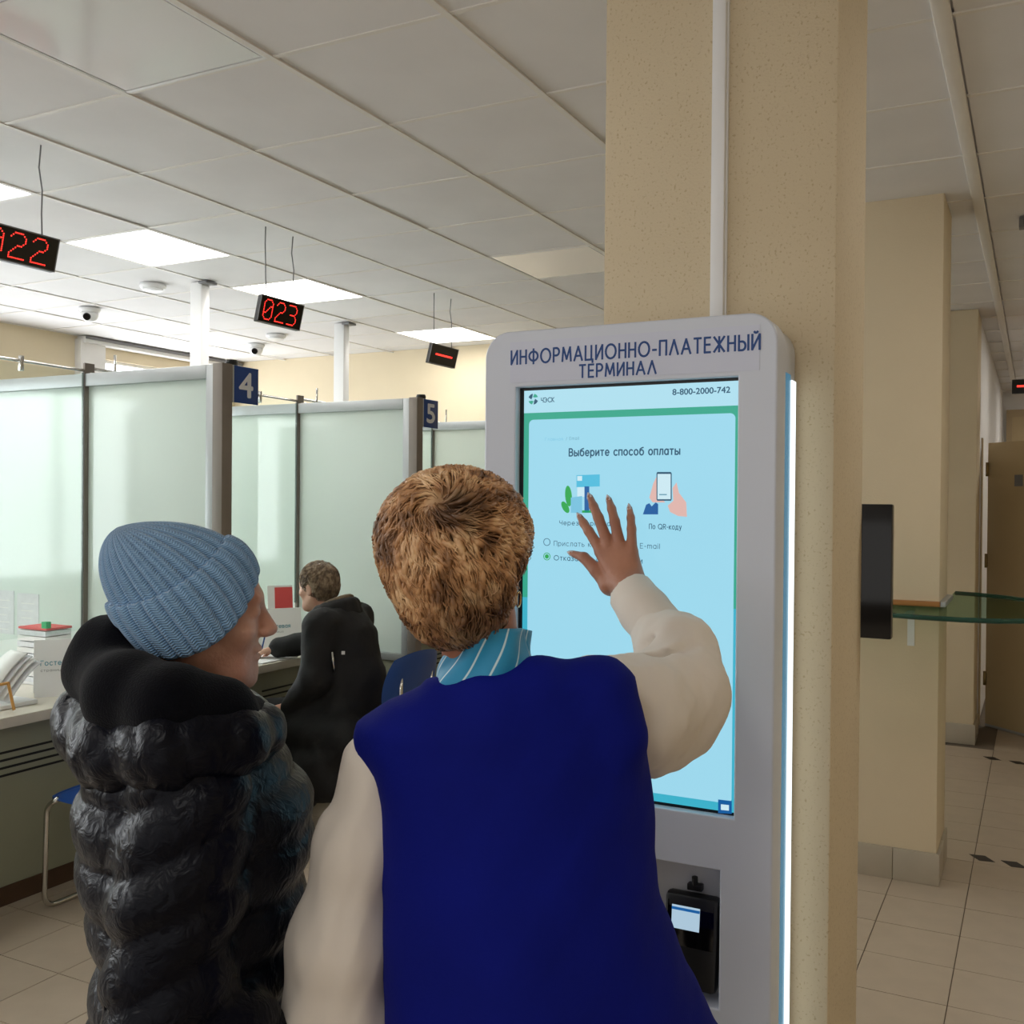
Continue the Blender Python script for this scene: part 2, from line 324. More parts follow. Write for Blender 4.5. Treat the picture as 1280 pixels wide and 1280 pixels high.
def stroke_text(name, body, origin, ex, ey, width, height, m, parent=None, w=0.12, gap=0.28):
    """width of the whole line x cap height; w = stroke width in cap heights"""
    L = []; x = 0.0
    for ch in body:
        gw, st = GL[ch]; L += [[(px+x, py) for px, py in s] for s in st]; x += gw+gap
    x -= gap; sx = width/x; sy = height; ex = np.array(ex, float); ey = np.array(ey, float); ez = np.cross(ex, ey)
    V = []; F = []; lay = 0
    for s in L:
        q = np.array(s, float)*[sx, sy]; hw = w*height/2
        for a, b in zip(q[:-1], q[1:]):
            d = b-a; n = np.linalg.norm(d)
            if n < 1e-9: continue
            d /= n; e = np.array([-d[1], d[0]])*hw; a2 = a-d*hw*0.7; b2 = b+d*hw*0.7; k = len(V); lay += 1
            for c in (a2-e, b2-e, b2+e, a2+e): V.append(np.array(origin)+ex*c[0]+ey*c[1]+ez*(0.0002+0.0000005*lay))
            F.append((k, k+1, k+2, k+3))
    me = bpy.data.meshes.new(name); me.from_pydata([tuple(v) for v in V], [], F); me.update(); return link(name, me, m, parent)
def copy_tree(o, parent=None):
    c = o.copy(); COL.objects.link(c); c.parent = parent
    for ch in list(o.children): copy_tree(ch, c)
    return c

# ================================================================ THE SETTING
CE = 2.894; T = 0.6; GX = -2.6166; GY = 2.3422
XL = GX-7*T; XR = GX+8*T; YB = 7.42; YN = -2.6; YF = 13.0; XC = -0.37
floor = struct(box('floor', (XL-0.1, YN, -0.08), (XR+0.1, YF+0.1, -0.004), MT['grout']))
ceiling = struct(box('ceiling', (XL-0.1, YN, CE+0.013), (XR+0.1, YF+0.1, CE+0.09), MT['ceil']))
# floor tiles
FS = 0.2955; fx0 = -0.238; fy0 = 2.327
def tile_mesh(name, sx, sy, z0, z1, ch):
    m = MB(); m.box((-sx/2, -sy/2, z0), (sx/2, sy/2, z1)); return m.mesh(name)
ft = tile_mesh('floor_tile', FS-0.0035, FS-0.0035, -0.006, 0.0, 0.001); ft.materials.append(MT['floor'])
rest = []
for i in range(-14, 9):
    for j in range(-10, 36):
        cx = fx0+(i+0.5)*FS; cy = fy0+(j+0.5)*FS
        if cy > YB-0.1 and cx < XC: continue
        if cx < -4.0: continue
        near = (-2 <= i <= 2 and 0 <= j <= 24) or (-12 <= i <= -6 and -3 <= j <= 4)
        if near:
            o = link('floor_tile', ft, None, floor); o.location = (cx, cy, random.uniform(-0.0006, 0.0))
        else: rest.append((cx, cy))
m = MB()
for cx, cy in rest:
    h = FS/2-0.0018; m.box((cx-h, cy-h, -0.006), (cx+h, cy+h, -0.0003))
tag(m.build('floor_tiles', MT['floor'], floor), kind='stuff')
# ceiling tiles and the visible grid
LIT = [(-3, 0), (-3, 2), (-3, 4), (-3, 7), (-3, -2)]; OFF = [(0, -1), (0, 4)]
FILL_PANELS = [(-3, -5), (0, -6), (3, -5), (5, 10), (5, 15), (5, 1)]  # unseen lit panels, added only to brighten the hall and corridor
ct = tile_mesh('ceiling_tile', T-0.012, T-0.012, 0.0, 0.014, 0.0); ct.materials.append(MT['ceil'])
def cell_ok(i, j):
    cx = GX+(i+0.5)*T; cy = GY+(j+0.5)*T
    if cy > YB-0.25 and cx < XC-0.1: return False
    return -3 <= j <= 16 and (j < 9 or i >= 3)
for i in range(-7, 8):
    for j in range(-3, 17):
        if not cell_ok(i, j) or (i, j) in LIT or (i, j) in OFF or (i, j) in FILL_PANELS: continue
        o = link('ceiling_tile', ct, None, ceiling)
        o.location = (GX+(i+0.5)*T, GY+(j+0.5)*T, CE+random.uniform(0.000, 0.003))
        o.rotation_euler = (random.uniform(-.003, .003), random.uniform(-.003, .003), 0)
bw = 0.011
for i in range(-7, 9):
    x = GX+i*T; y1 = YB if x < XC else YF
    if i == 4:  # the broad ribbed joint along the columns
        box('grid_bar', (x-0.045, GY-3*T, CE-0.014), (x+0.0, YF, CE+0.004), MT['tbar'], ceiling, 0.004)
    else: box('grid_bar', (x-bw, GY-3*T, CE-0.004), (x+bw, y1, CE+0.002), MT['tbar'], ceiling)
for j in range(-3, 18):
    y = GY+j*T; x0 = XL if y < YB else XC
    if y > YF: continue
    box('grid_bar', (x0, y-bw*0.8, CE-0.002), (XR, y+bw*0.8, CE+0.003), MT['tbar'], ceiling)

# walls
struct(box('wall_back', (XL-0.1, YB, 0), (XC-0.19, YB+0.12, CE+0.012), MT['wall']))
wl = empty('wall_left'); struct(wl)
WIN = [(-1.9, -0.3), (0.2, 1.9), (2.3, 3.9), (4.2, 5.5), (5.86, 7.2)]; WZ0 = 0.95; WZ1 = 2.74
def wpart(n, lo, hi, mm): return box(n, lo, hi, mm, wl)
wpart('wall_surface', (XL-0.14, YN, 0), (XL, YF if False else YB+0.1, WZ0), MT['wall'])
prev = YN
for a, b in WIN:
    top = WZ1 if a > 5.8 else 2.45
    wpart('wall_surface', (XL-0.14, prev, WZ0), (XL, a, CE+0.012), MT['wall']); wpart('wall_surface', (XL-0.14, a, top), (XL, b, CE+0.012), MT['wall']); prev = b
wpart('wall_surface', (XL-0.14, prev, WZ0), (XL, YB+0.1, CE+0.012), MT['wall'])
wpart('pilaster', (XL, 5.60, 0), (XL+0.07, 5.84, CE-0.03), MT['whitewall'])
for k, (a, b) in enumerate(WIN):
    top = WZ1 if a > 5.8 else 2.45
    w = struct(empty('window_%d' % (k+1)))
    box('pane', (XL-0.10, a, WZ0), (XL-0.09, b, top), MT['window'], w)
    m = MB(); fr = 0.05
    m.box((XL-0.09, a, WZ0), (XL-0.03, a+fr, top)); m.box((XL-0.09, b-fr, WZ0), (XL-0.03, b, top))
    m.box((XL-0.09, a, WZ0), (XL-0.03, b, WZ0+fr)); m.box((XL-0.09, a, top-fr*0.5), (XL-0.03, b, top)); m.box((XL-0.09, (a+b)/2-0.025, WZ0), (XL-0.03, (a+b)/2+0.025, top))
    m.build('window_frame', MT['white'], w)
    box('window_sill', (XL-0.09, a-0.04, WZ0-0.03), (XL+0.14, b+0.04, WZ0), MT['white'], w)
t1 = struct(empty('trim_1'))
box('cornice_rail', (XL, 5.62, CE-0.06), (XL+0.10, 7.4, CE-0.006), MT['whitewall'], t1, 0.004)
box('cornice_slot', (XL+0.10, 5.62, CE-0.03), (XL+0.115, 7.4, CE-0.008), MT['grey'], t1)
# corridor on the right
struct(box('wall_corridor', (XC-0.2, 7.86, 0), (XC, YF, CE+0.012), MT['whitewall']))
struct(box('wall_end', (XC, YF, 0), (XR, YF+0.1, CE+0.012), MT['whitewall']))
struct(box('wall_right', (XR, YN, 0), (XR+0.1, YF, CE+0.012), MT['wall']))

def column(name, x0, x1, y0, y1, m, label, skirt=True):
    c = thing(name, label, 'pillar', ((x0+x1)/2, (y0+y1)/2, 0))
    c.location = (0, 0, 0)
    MB().box((x0, y0, 0), (x1, y1, CE+0.012), 0.006).build('shaft', m, c, auto=True)
    if skirt:
        g = 0.012; h = 0.135; mid = -0.532 if y0 > 4 and y0 < 5 else (x0+x1)/2
        for a, b in ((x0-g, mid-0.0012), (mid+0.0012, x1+g)):
            box('skirting_tile', (a, y0-g, 0), (b, y0, h), MT['skirt'], c, 0.0012)
        box('skirting_tile', (x1, y0+0.001, 0), (x1+g, (y0+y1)/2-0.001, h), MT['skirt'], c, 0.0012)
        box('skirting_tile', (x1, (y0+y1)/2+0.001, 0), (x1+g, y1, h), MT['skirt'], c, 0.0012)
        box('skirting_tile', (x0-g, y0, 0), (x0, y1, h), MT['skirt'], c, 0.0012)
    return c
p1 = column('pillar', -0.845, -0.355, 2.06, 2.425, MT['pillar'], 'speckled beige pillar rising right behind the payment terminal', False)
column('pillar', -0.84, -0.36, 4.60, 5.0, MT['wall'], 'smooth beige pillar with glass shelf and grey skirting tiles')
column('pillar', -0.84, -0.365, 7.44, 7.86, MT['wall'], 'farthest beige pillar beside the open door')
# cable duct on the pillar
duct = thing('cable_duct', 'white cable duct running up the speckled pillar above the terminal', 'cable duct')
box('cover', (-0.602, 2.04, 1.90), (-0.574, 2.0605, CE), MT['whiteplastic'], duct, 0.003)
box('base', (-0.605, 2.052, 1.90), (-0.571, 2.0602, CE), MT['white'], duct)
# door that stands open
hx, hy = -0.322, 8.12; ex_, ey_ = 0.30, 7.53
dvec = Vector((ex_-hx, ey_-hy, 0)).normalized(); nvec = Vector((-dvec.y, dvec.x, 0))
d1 = struct(empty('door_1'))
def slab(name, a, b, z0, z1, t, m, off=0.0):
    p0 = Vector((hx, hy, 0))+dvec*a+nvec*off; p1_ = Vector((hx, hy, 0))+dvec*b+nvec*off
    mm = MB(); mm.poly([(p0.x, p0.y, z0), (p1_.x, p1_.y, z0), (p1_.x, p1_.y, z1), (p0.x, p0.y, z1)], nvec, t); return mm.build(name, m, d1)
slab('leaf', 0.0, 0.88, 0.015, 2.05, 0.04, MT['door'])
slab('sign_plate', 0.245, 0.315, 1.735, 1.815, 0.004, MT['grey'], -0.004)
slab('bottom_strip', 0.0, 0.88, 0.004, 0.022, 0.044, MT['alu'], -0.002)
for z in (0.35, 1.2, 1.86):
    MB().tube([(hx-0.005, hy-0.01, z-0.05), (hx-0.005, hy-0.01, z+0.05)], 0.011, 10).build('hinge', MT['brass'], d1, smooth=True)
tb = struct(empty('trim_2'))
box('jamb', (XC, 8.14, 0), (XC+0.012, 8.22, 2.09), MT['doorframe'], tb, 0.003)
d2 = struct(empty('door_2'))
box('frame_head', (-0.33, YF-0.05, 2.62), (0.9, YF, 2.70), MT['doorframe'], d2); box('frame_jamb', (-0.33, YF-0.05, 0), (-0.27, YF, 2.62), MT['doorframe'], d2)
box('leaf', (-0.27, YF-0.03, 0), (0.9, YF, 2.62), MT['door'], d2)
box('transom', (-0.27, YF-0.045, 2.08), (0.9, YF-0.03, 2.13), MT['doorframe'], d2)

# ceiling lamps
def ceiling_lamp(i, j, lit, label):
    x0 = GX+i*T; y0 = GY+j*T
    L = thing('ceiling_light', label, 'ceiling light', (x0+T/2, y0+T/2, CE), 'square ceiling light panels')
    h = T/2-0.011
    box('diffuser', (-h+.012, -h+.012, -0.002), (h-.012, h-.012, 0.010), MT['lampon'] if lit else MT['lampoff'], L)
    m = MB()
    for s in (-1, 1):
        m.box((s*h-0.006, -h, -0.003), (s*h+0.006, h, 0.011)); m.box((-h, s*h-0.006, -0.003), (h, s*h+0.006, 0.011))
    m.build('frame', MT['white'], L); return L
ll = {(-3, 0): 'lit square ceiling panel cut off at the left edge of the picture', (-3, 2): 'lit square ceiling panel above the partition with sign 4',
      (-3, 4): 'lit square ceiling panel just above the 023 display', (-3, 7): 'farthest lit square ceiling panel beside the kiosk top', (-3, -2): 'lit square ceiling panel out of view before the counters'}
for k in LIT: ceiling_lamp(*k, True, ll[k])
ceiling_lamp(0, -1, False, 'large unlit glossy ceiling panel in the upper left corner')
ceiling_lamp(0, 4, False, 'unlit ceiling panel left of the speckled pillar')
for k in FILL_PANELS: ceiling_lamp(*k, True, 'lit square ceiling panel added beyond the edges of the view to brighten the hall')

# ================================================================ KIOSK
KX0, KX1, KY0, KY1, KTOP = -1.035, -0.425, 1.875, 2.045, 1.945
kiosk = thing('payment_kiosk', 'tall white payment terminal with a lit touch screen against the pillar', 'kiosk')
SX0, SX1, SZ0, SZ1 = -0.962, -0.498, 1.003, 1.829
NX0, NX1, NZ0, NZ1 = -0.80, -0.523, 0.64, 0.902
outer = rrect(KX0, KX1, 0.02, KTOP, 0.055)
front = holed('front_panel', [outer, [(SX0, SZ0), (SX1, SZ0), (SX1, SZ1), (SX0, SZ1)], [(NX0, NZ0), (NX1, NZ0), (NX1, NZ1), (NX0, NZ1)]], KY0, KY0+0.07, MT['kiosk'], kiosk, 0.004)
holed('body', [rrect(KX0+0.004, KX1-0.004, 0.02, KTOP-0.004, 0.055)], KY0+0.071, KY1, MT['kiosk'], kiosk, 0.004)
box('base_plate', (KX0-0.02, KY0-0.03, 0.0), (KX1+0.02, KY1+0.01, 0.022), MT['kioskgrey'], kiosk, 0.004)
for sgn, X in ((1, KX1-0.004), (-1, KX0+0.004)):
    a, b = (X-0.002, X+0.0015) if sgn > 0 else (X-0.0015, X+0.002)
    box('teal_side_strip', (a, 1.946, 0.10), (b, 1.999, 1.842), MT['tealstrip'], kiosk)
    a, b = (X-0.002, X+0.004) if sgn > 0 else (X-0.004, X+0.002)
    box('light_strip', (a, 2.000, 0.10), (b, 2.036, 1.832), MT['ledwhite'], kiosk)
# heading
lab = box('heading_plate', (-0.975, KY0-0.001, 1.838), (-0.458, KY0+0.002, 1.922), MT['label'], kiosk)
def kx(px, py): p = on_y(px, py, KY0); return p[0], p[2]
def ktext(body, xl, xr, zb, zt, parent, name='lettering', m=None, y=KY0-0.0012, bold=0.0, th=0.0006):
    return text(name, body, (xl, y, zb), (1, 0, 0), (0, 0, 1), xr-xl, zt-zb, m or MT['navy'], parent, bold, th)
stroke_text('lettering', 'ИНФОРМАЦИОННО-ПЛАТЕЖНЫЙ', (-0.972, KY0-0.0012, 1.8765), (1, 0, 0), (0, 0, 1), 0.514, 0.0275, MT['navy'], lab, 0.15, 0.33)
stroke_text('lettering', 'ТЕРМИНАЛ', (-0.818, KY0-0.0012, 1.842), (1, 0, 0), (0, 0, 1), 0.160, 0.0245, MT['navy'], lab, 0.16, 0.33)
# screen
SY = KY0+0.020
screen = box('screen', (SX0, SY, SZ0), (SX1, SY+0.02, SZ1), MT['blackgloss'], kiosk)
def display_mat():
    m, nt, b = new_mat('screen_display')
    tc = nt.nodes.new('ShaderNodeTexCoord'); sx = nt.nodes.new('ShaderNodeSeparateXYZ'); nt.links.new(tc.outputs['Generated'], sx.inputs[0])
    cr = nt.nodes.new('ShaderNodeValToRGB'); e = cr.color_ramp.elements
    e[0].position = 0.0; e[0].color = rgb(192, 218, 240); e[1].position = 1.0; e[1].color = rgb(152, 210, 230)
    k = e.new(0.45); k.color = rgb(170, 218, 238)
    nt.links.new(sx.outputs['Z'], cr.inputs[0]); nt.links.new(cr.outputs[0], b.inputs['Emission Color'])
    b.inputs['Emission Strength'].default_value = 0.87; b.inputs['Base Color'].default_value = (0.03, 0.03, 0.03, 1); b.inputs['Roughness'].default_value = 0.2
    b.inputs['Specular IOR Level'].default_value = 0.25
    return m
def flat(name, col, s=1.0):
    m = emat(name, col, s*0.78); m.node_tree.nodes['Principled BSDF'].inputs['Roughness'].default_value = 0.3; return m
MT['disp'] = display_mat()
MT['ui_green'] = flat('ui_green', rgb(46, 168, 140)); MT['ui_cyan'] = flat('ui_cyan', rgb(60, 180, 205)); MT['ui_head'] = flat('ui_header', rgb(176, 226, 242))
MT['ui_text'] = flat('ui_text', rgb(34, 84, 112)); MT['ui_grey'] = flat('ui_grey', rgb(104, 160, 182)); MT['ui_leaf'] = flat('ui_leaf', rgb(40, 168, 80)); MT['ui_card'] = flat('ui_card', rgb(76, 190, 224))
MT['ui_blue'] = flat('ui_blue', rgb(10, 92, 160)); MT['ui_pale'] = flat('ui_pale', rgb(120, 196, 226)); MT['ui_skin'] = flat('ui_skin', rgb(226, 184, 176)); MT['ui_white'] = flat('ui_white', rgb(206, 236, 246)); MT['ui_lime'] = flat('ui_lime', rgb(70, 200, 90))
bez = 0.006
def sp(px, py): p = on_y(px, py, SY); return p[0], p[2]
Lx, Rx = SX0+0.010, SX1-0.001; Tz, Bz = SZ1-0.006, SZ0+0.006
def uibox(name, x0, x1, z0, z1, m, lay, par=None): return box(name, (x0, SY-0.0004*lay-0.0004, z0), (x1, SY-0.0004*lay, z1), m, par or screen)
uibox('page_border', Lx, Rx, Bz, Tz, MT['ui_green'], 0)
zmid = sp(900, 760)[1]
uibox('page_border', Lx, Rx, Bz, zmid, MT['ui_cyan'], 0.6)
zh = sp(780, 512)[1]
uibox('header_bar', Lx, Rx, zh, Tz, MT['ui_head'], 1)
card = holed('page_card', [rrect(Lx+0.012, Rx-0.008, Bz+0.016, sp(780, 521)[1], 0.010)], SY-0.0012, SY-0.0008, MT['disp'], screen)
def uitext(body, p0, p1, h, m='ui_text', name='screen_text', bold=0.0):
    x0, z0 = sp(*p0); x1, _ = sp(*p1)
    if body[0] == '8': return text(name, body, (x0, SY-0.0016, z0), (1, 0, 0), (0, 0, 1), x1-x0, h, MT[m], screen, bold, 0.0003)
    return stroke_text(name, body, (x0, SY-0.0016, z0), (1, 0, 0), (0, 0, 1), x1-x0, h, MT[m], screen, 0.11+bold*1.2)
uitext('8-800-2000-742', (841, 494), (913, 491), 0.0115, bold=0.03)
uitext('ЧЭСК', (677, 503), (693, 502), 0.009, bold=0.05)
cx, cz = sp(667, 499); n = 24      # round striped logo
for k, (a0, a1) in enumerate(((20, 75), (95, 160), (200, 255), (275, 340))):
    o = [(cx+0.0112*math.cos(math.radians(a0+(a1-a0)*t/8)), cz+0.0112*math.sin(math.radians(a0+(a1-a0)*t/8))) for t in range(9)]
    i_ = [(cx+0.0040*math.cos(math.radians(a0+30+(a1-a0)*t/8)), cz+0.0040*math.sin(math.radians(a0+30+(a1-a0)*t/8))) for t in range(8, -1, -1)]
    holed('round_logo', [o+i_], SY-0.0018, SY-0.0014, MT['ui_text'] if k % 2 else MT['ui_green'], screen)
uitext('Главная', (682, 551), (704, 550), 0.006, 'ui_pale'); uitext('/ Email', (708, 550), (724, 549), 0.006, 'ui_grey')
uitext('Выберите способ оплаты', (712, 570), (850, 567), 0.0145, bold=0.06)
uitext('Через терминал', (700, 656), (768, 656), 0.0085, 'ui_text', bold=0.025)
uitext('По QR-коду', (812, 661), (852, 661), 0.0095, 'ui_text', bold=0.025)
uitext('Прислать квитанцию на E-mail', (693, 682), (825, 686), 0.0095, 'ui_text', bold=0.0)
uitext('Отказаться от квитанции', (693, 700), (803, 703), 0.0095, 'ui_text', bold=0.025)
def ring(px, py, r0, r1, name, mm, fill=None):
    x, z = sp(px, py); n = 28
    o = [(x+r1*math.cos(2*math.pi*k/n), z+r1*math.sin(2*math.pi*k/n)) for k in range(n)]
    i = [(x+r0*math.cos(2*math.pi*k/n), z+r0*math.sin(2*math.pi*k/n)) for k in range(n)]
    b_ = holed(name, [o, i], SY-0.0018, SY-0.0014, MT[mm], screen)
    if fill:
        q = [(x+fill*math.cos(2*math.pi*k/n), z+fill*math.sin(2*math.pi*k/n)) for k in range(n)]
        holed(name, [q], SY-0.0018, SY-0.0014, MT[mm], screen)
ring(684, 677.5, 0.0066, 0.0078, 'radio_button', 'ui_text'); ring(684, 695.5, 0.0066, 0.0080, 'radio_button', 'ui_leaf', 0.0045)
def pic(name, pts, mm, lay=0): return holed(name, [[sp(*p) for p in pts]], SY-0.0016-0.0003*lay, SY-0.0013-0.0003*lay, MT[mm], screen)
pic('card_drawing', [(721, 594), (750, 593), (750, 608), (721, 609)], 'ui_card'); pic('card_drawing', [(722, 595), (728, 595), (728, 601), (722, 601)], 'ui_white', 1)
pic('card_drawing', [(731, 608), (737, 608), (737, 641), (731, 641)], 'ui_blue', 1); pic('card_drawing', [(722, 609), (731, 609), (731, 621), (722, 621)], 'ui_white')
pic('card_drawing', [(714, 622), (728, 620), (728, 641), (714, 641)], 'ui_pale', 1)
leaf = lambda cx, cy, w, h, t: [(cx+w*math.cos(a)*math.cos(t)-h*math.sin(a)*math.sin(t), cy+w*math.cos(a)*math.sin(t)+h*math.sin(a)*math.cos(t)) for a in [2*math.pi*k/20 for k in range(20)]]
pic('leaf_drawing', leaf(711, 620, 4.2, 13, -0.08), 'ui_leaf'); pic('leaf_drawing', leaf(707, 634, 3.8, 8, -0.5), 'ui_leaf')
pic('leaf_drawing', [(728, 638), (742, 638), (742, 641), (728, 641)], 'ui_leaf', 1)
pic('hand_drawing', [(817, 604), (823, 592), (826, 594), (826, 622), (832, 628), (816, 628), (812, 622)], 'ui_skin'); pic('hand_drawing', [(841, 610), (846, 603), (849, 616), (858, 628), (859, 646), (848, 645), (838, 640), (835, 632), (842, 626)], 'ui_skin')
pic('phone_drawing', leaf(831, 608, 0.1, 0.1, 0) and [(821, 592), (822, 590), (839, 590), (840, 592), (840, 624), (839, 626), (822, 626), (821, 624)], 'ui_text', 1)
pic('phone_drawing', [(822.3, 592.5), (838.7, 592.5), (838.7, 624), (822.3, 624)], 'ui_white', 2)
pic('phone_drawing', [(824.5, 617.5), (834, 617.5), (834, 619), (824.5, 619)], 'ui_grey', 3)
pic('hand_drawing', [(808, 631), (812, 629), (815, 633), (820, 628), (823, 630), (823, 643), (804, 643)], 'ui_blue', 1)
kb = pic('keyboard_button', [(898, 999), (915, 1001), (915, 1017), (898, 1016)], 'ui_blue', 1); pic('keyboard_button', [(901.5, 1005), (911.5, 1006), (911.5, 1013), (901.5, 1012)], 'ui_white', 2)
# niche with the card reader
box('niche_back', (NX0-0.01, KY0+0.066, NZ0-0.01), (NX1+0.01, KY0+0.071, NZ1+0.01), MT['kioskgrey'], kiosk)
rd = thing('card_reader', 'black handheld card reader docked in the terminal niche below the screen', 'card reader')
def tilt_box(name, x0, x1, y, z0, z1, th, m, bev, par, lean=0.02):
    mb = MB().box((x0, y-th, z0), (x1, y, z1), bev)
    for v in mb.bm.verts: v.co.y += lean*(v.co.z-z0)/(z1-z0)*1.0 - lean
    return mb.build(name, m, par, auto=True)
tilt_box('body', -0.641, -0.533, 1.938, 0.655, 0.832, 0.03, MT['black'], 0.010, rd)
sc = tilt_box('screen_glass', -0.634, -0.541, 1.9085, 0.735, 0.818, 0.002, MT['blackgloss'], 0.0008, rd, 0.01)
MT['pos'] = flat('reader_screen', rgb(178, 206, 226), 0.95)
tilt_box('reader_display', -0.625, -0.569, 1.906, 0.748, 0.810, 0.0015, MT['pos'], 0.0004, rd, 0.006)
tilt_box('title_bar', -0.625, -0.569, 1.9042, 0.8015, 0.8065, 0.0008, MT['ui_blue'], 0.0002, rd, 0.001)
for k in range(3): tilt_box('text_line', -0.618, -0.576-0.008*k, 1.9038, 0.781-0.006*k, 0.7825-0.006*k, 0.0008, MT['ui_grey'], 0.0002, rd, 0.001)
for r_ in range(4):
    for c_ in range(3): tilt_box('key', -0.624+c_*0.030, -0.601+c_*0.030, 1.908, 0.672+r_*0.017, 0.684+r_*0.017, 0.006, MT['darkslot'], 0.002, rd, 0.0)
cl = thing('bulldog_clip', 'small black clip stuck above the card reader', 'clip')
box('jaw', (-0.602, 1.925, 0.835), (-0.572, 1.941, 0.848), MT['black'], cl, 0.002); MB().tube([(-0.587, 1.93, 0.846), (-0.587, 1.928, 0.862)], 0.006, 10).build('handle', MT['black'], cl)
# black panel behind the pillar
bp = thing('wall_monitor', 'narrow black panel jutting out behind the right edge of the speckled pillar', 'monitor')
MB().box((-0.62, 2.430, 1.288), (-0.290, 2.458, 1.594), 0.004).build('casing', MT['blackgloss'], bp, auto=True)
box('mount', (-0.56, 2.4255, 1.40), (-0.46, 2.431, 1.5), MT['black'], bp)
# glass shelf
sh = thing('glass_shelf', 'thick green glass shelf with rounded end around the second pillar', 'shelf')
pts = [(-1.05, 4.30)]
pts += [(-0.55, 4.25), (-0.40, 4.22), (-0.25, 4.21), (-0.12, 4.235), (-0.02, 4.30), (0.045, 4.42), (0.085, 4.60), (0.095, 4.80), (0.07, 5.02), (0.0, 5.20), (-0.12, 5.36), (-0.25, 5.46), (-0.358, 5.50), (-0.358, 4.598), (-0.842, 4.598), (-0.842, 5.40), (-1.05, 5.40)]
MB().poly([(x, y, 1.150) for x, y in pts], (0, 0, 1), 0.02).build('glass_top', MT['greenglass'], sh)
MB().tube([(x, y-0.0, 1.160) for x, y in pts[:14]], 0.0102, 8).build('polished_edge', MT['glassedge'], sh)
box('wood_strip', (-0.86, 4.575, 1.1705), (-0.352, 4.60, 1.192), MT['wood'], sh, 0.002); box('metal_strip', (-0.36, 4.575, 1.1705), (-0.335, 5.0, 1.192), MT['alu'], sh, 0.002)
for x in (-0.47, -0.75):
    b_ = MB(); b_.box((x-0.014, 4.592, 1.00), (x+0.014, 4.60, 1.149)); b_.box((x-0.014, 4.40, 1.141), (x+0.014, 4.60, 1.149)); b_.build('bracket', MT['white'], sh)

# ================================================================ SERVICE COUNTERS
PXE = -3.05; PY = [1.795, 3.305, 4.816, 6.326]; PT = 2.17
def partition(k):
    y1 = PY[k]; y0 = y1-0.062; xb = -5.3
    names = {0: 'frosted glass partition nearest the camera, out of view on the left', 1: 'frosted glass partition carrying the blue sign 4', 2: 'frosted glass partition carrying the blue sign 5', 3: 'farthest frosted glass partition beside the kiosk edge'}
    P = thing('glass_partition', names[k], 'partition', group='frosted partitions between the counters')
    box('post', (PXE-0.055, y0, 0), (PXE, y1, PT), MT['post'], P, 0.003)
    box('stile', (PXE-0.098, y0+0.006, 0), (PXE-0.0555, y1-0.006, PT-0.004), MT['alu'], P, 0.002)
    box('top_rail', (xb, y0+0.006, PT-0.062), (PXE-0.0985, y1-0.006, PT-0.004), MT['alu'], P, 0.002)
    box('middle_rail', (xb, y0+0.006, 0.70), (PXE-0.0985, y1-0.006, 0.74), MT['alu'], P, 0.002)
    box('glass_pane', (-3.885, y0+0.026, 0.741), (PXE-0.099, y1-0.026, PT-0.0625), MT['frost'], P); box('glass_pane', (xb+.04, y0+0.026, 0.741), (-3.897, y1-0.026, PT-0.0625), MT['frost'], P)
    box('joint_strip', (-3.897, y0+0.004, 0.741), (-3.885, y1-0.004, PT+0.045), MT['post'], P)
    box('kick_panel', (xb, y0+0.015, 0.03), (PXE-0.0985, y1-0.015, 0.70), MT['counterpanel'], P)
    box('back_stile', (xb, y0+0.006, 0), (xb+0.04, y1-0.006, PT-0.004), MT['alu'], P)
    m = MB(); m.tube([(-3.87, y1+0.10, PT-0.02), (-3.87, y1+0.10, PT+0.10)], 0.006, 8); m.tube([(-3.87, y1+0.10, PT+0.0), (-3.89, y1-0.03, PT+0.0)], 0.006, 8); m.build('rail_pin', MT['chrome'], P, smooth=True)
    return P
parts_ = [partition(k) for k in range(4)]
def screen_glass(k):
    y0 = PY[k]; y1 = PY[k+1]-0.062
    nm = ['clear glass screen over the counter left of sign 4', 'clear glass screen over the counter between signs 4 and 5', 'clear glass screen over the counter beyond sign 5'][k]
    G = thing('counter_screen', nm, 'glass screen', group='clear glass counter screens')
    box('glass', (-3.896, y0+0.003, 0.99), (-3.888, y1-0.003, PT+0.0), MT['clear'], G)
    box('glass_edge', (-3.897, y1-0.0029, 0.99), (-3.887, y1-0.0005, PT), MT['glassline'], G)
    MB().tube([(-3.892, y0-0.05, PT+0.024), (-3.892, y1+0.05, PT+0.010)], 0.007, 10).build('hanging_rail', MT['chrome'], G, smooth=True)
    for yy in (y0+0.35, y1-0.32):
        m = MB(); m.box((-3.902, yy-0.008, PT-0.03), (-3.882, yy+0.008, PT+0.035), 0.002); m.build('clamp', MT['chrome'], G, auto=True)
for k in range(3): screen_glass(k)
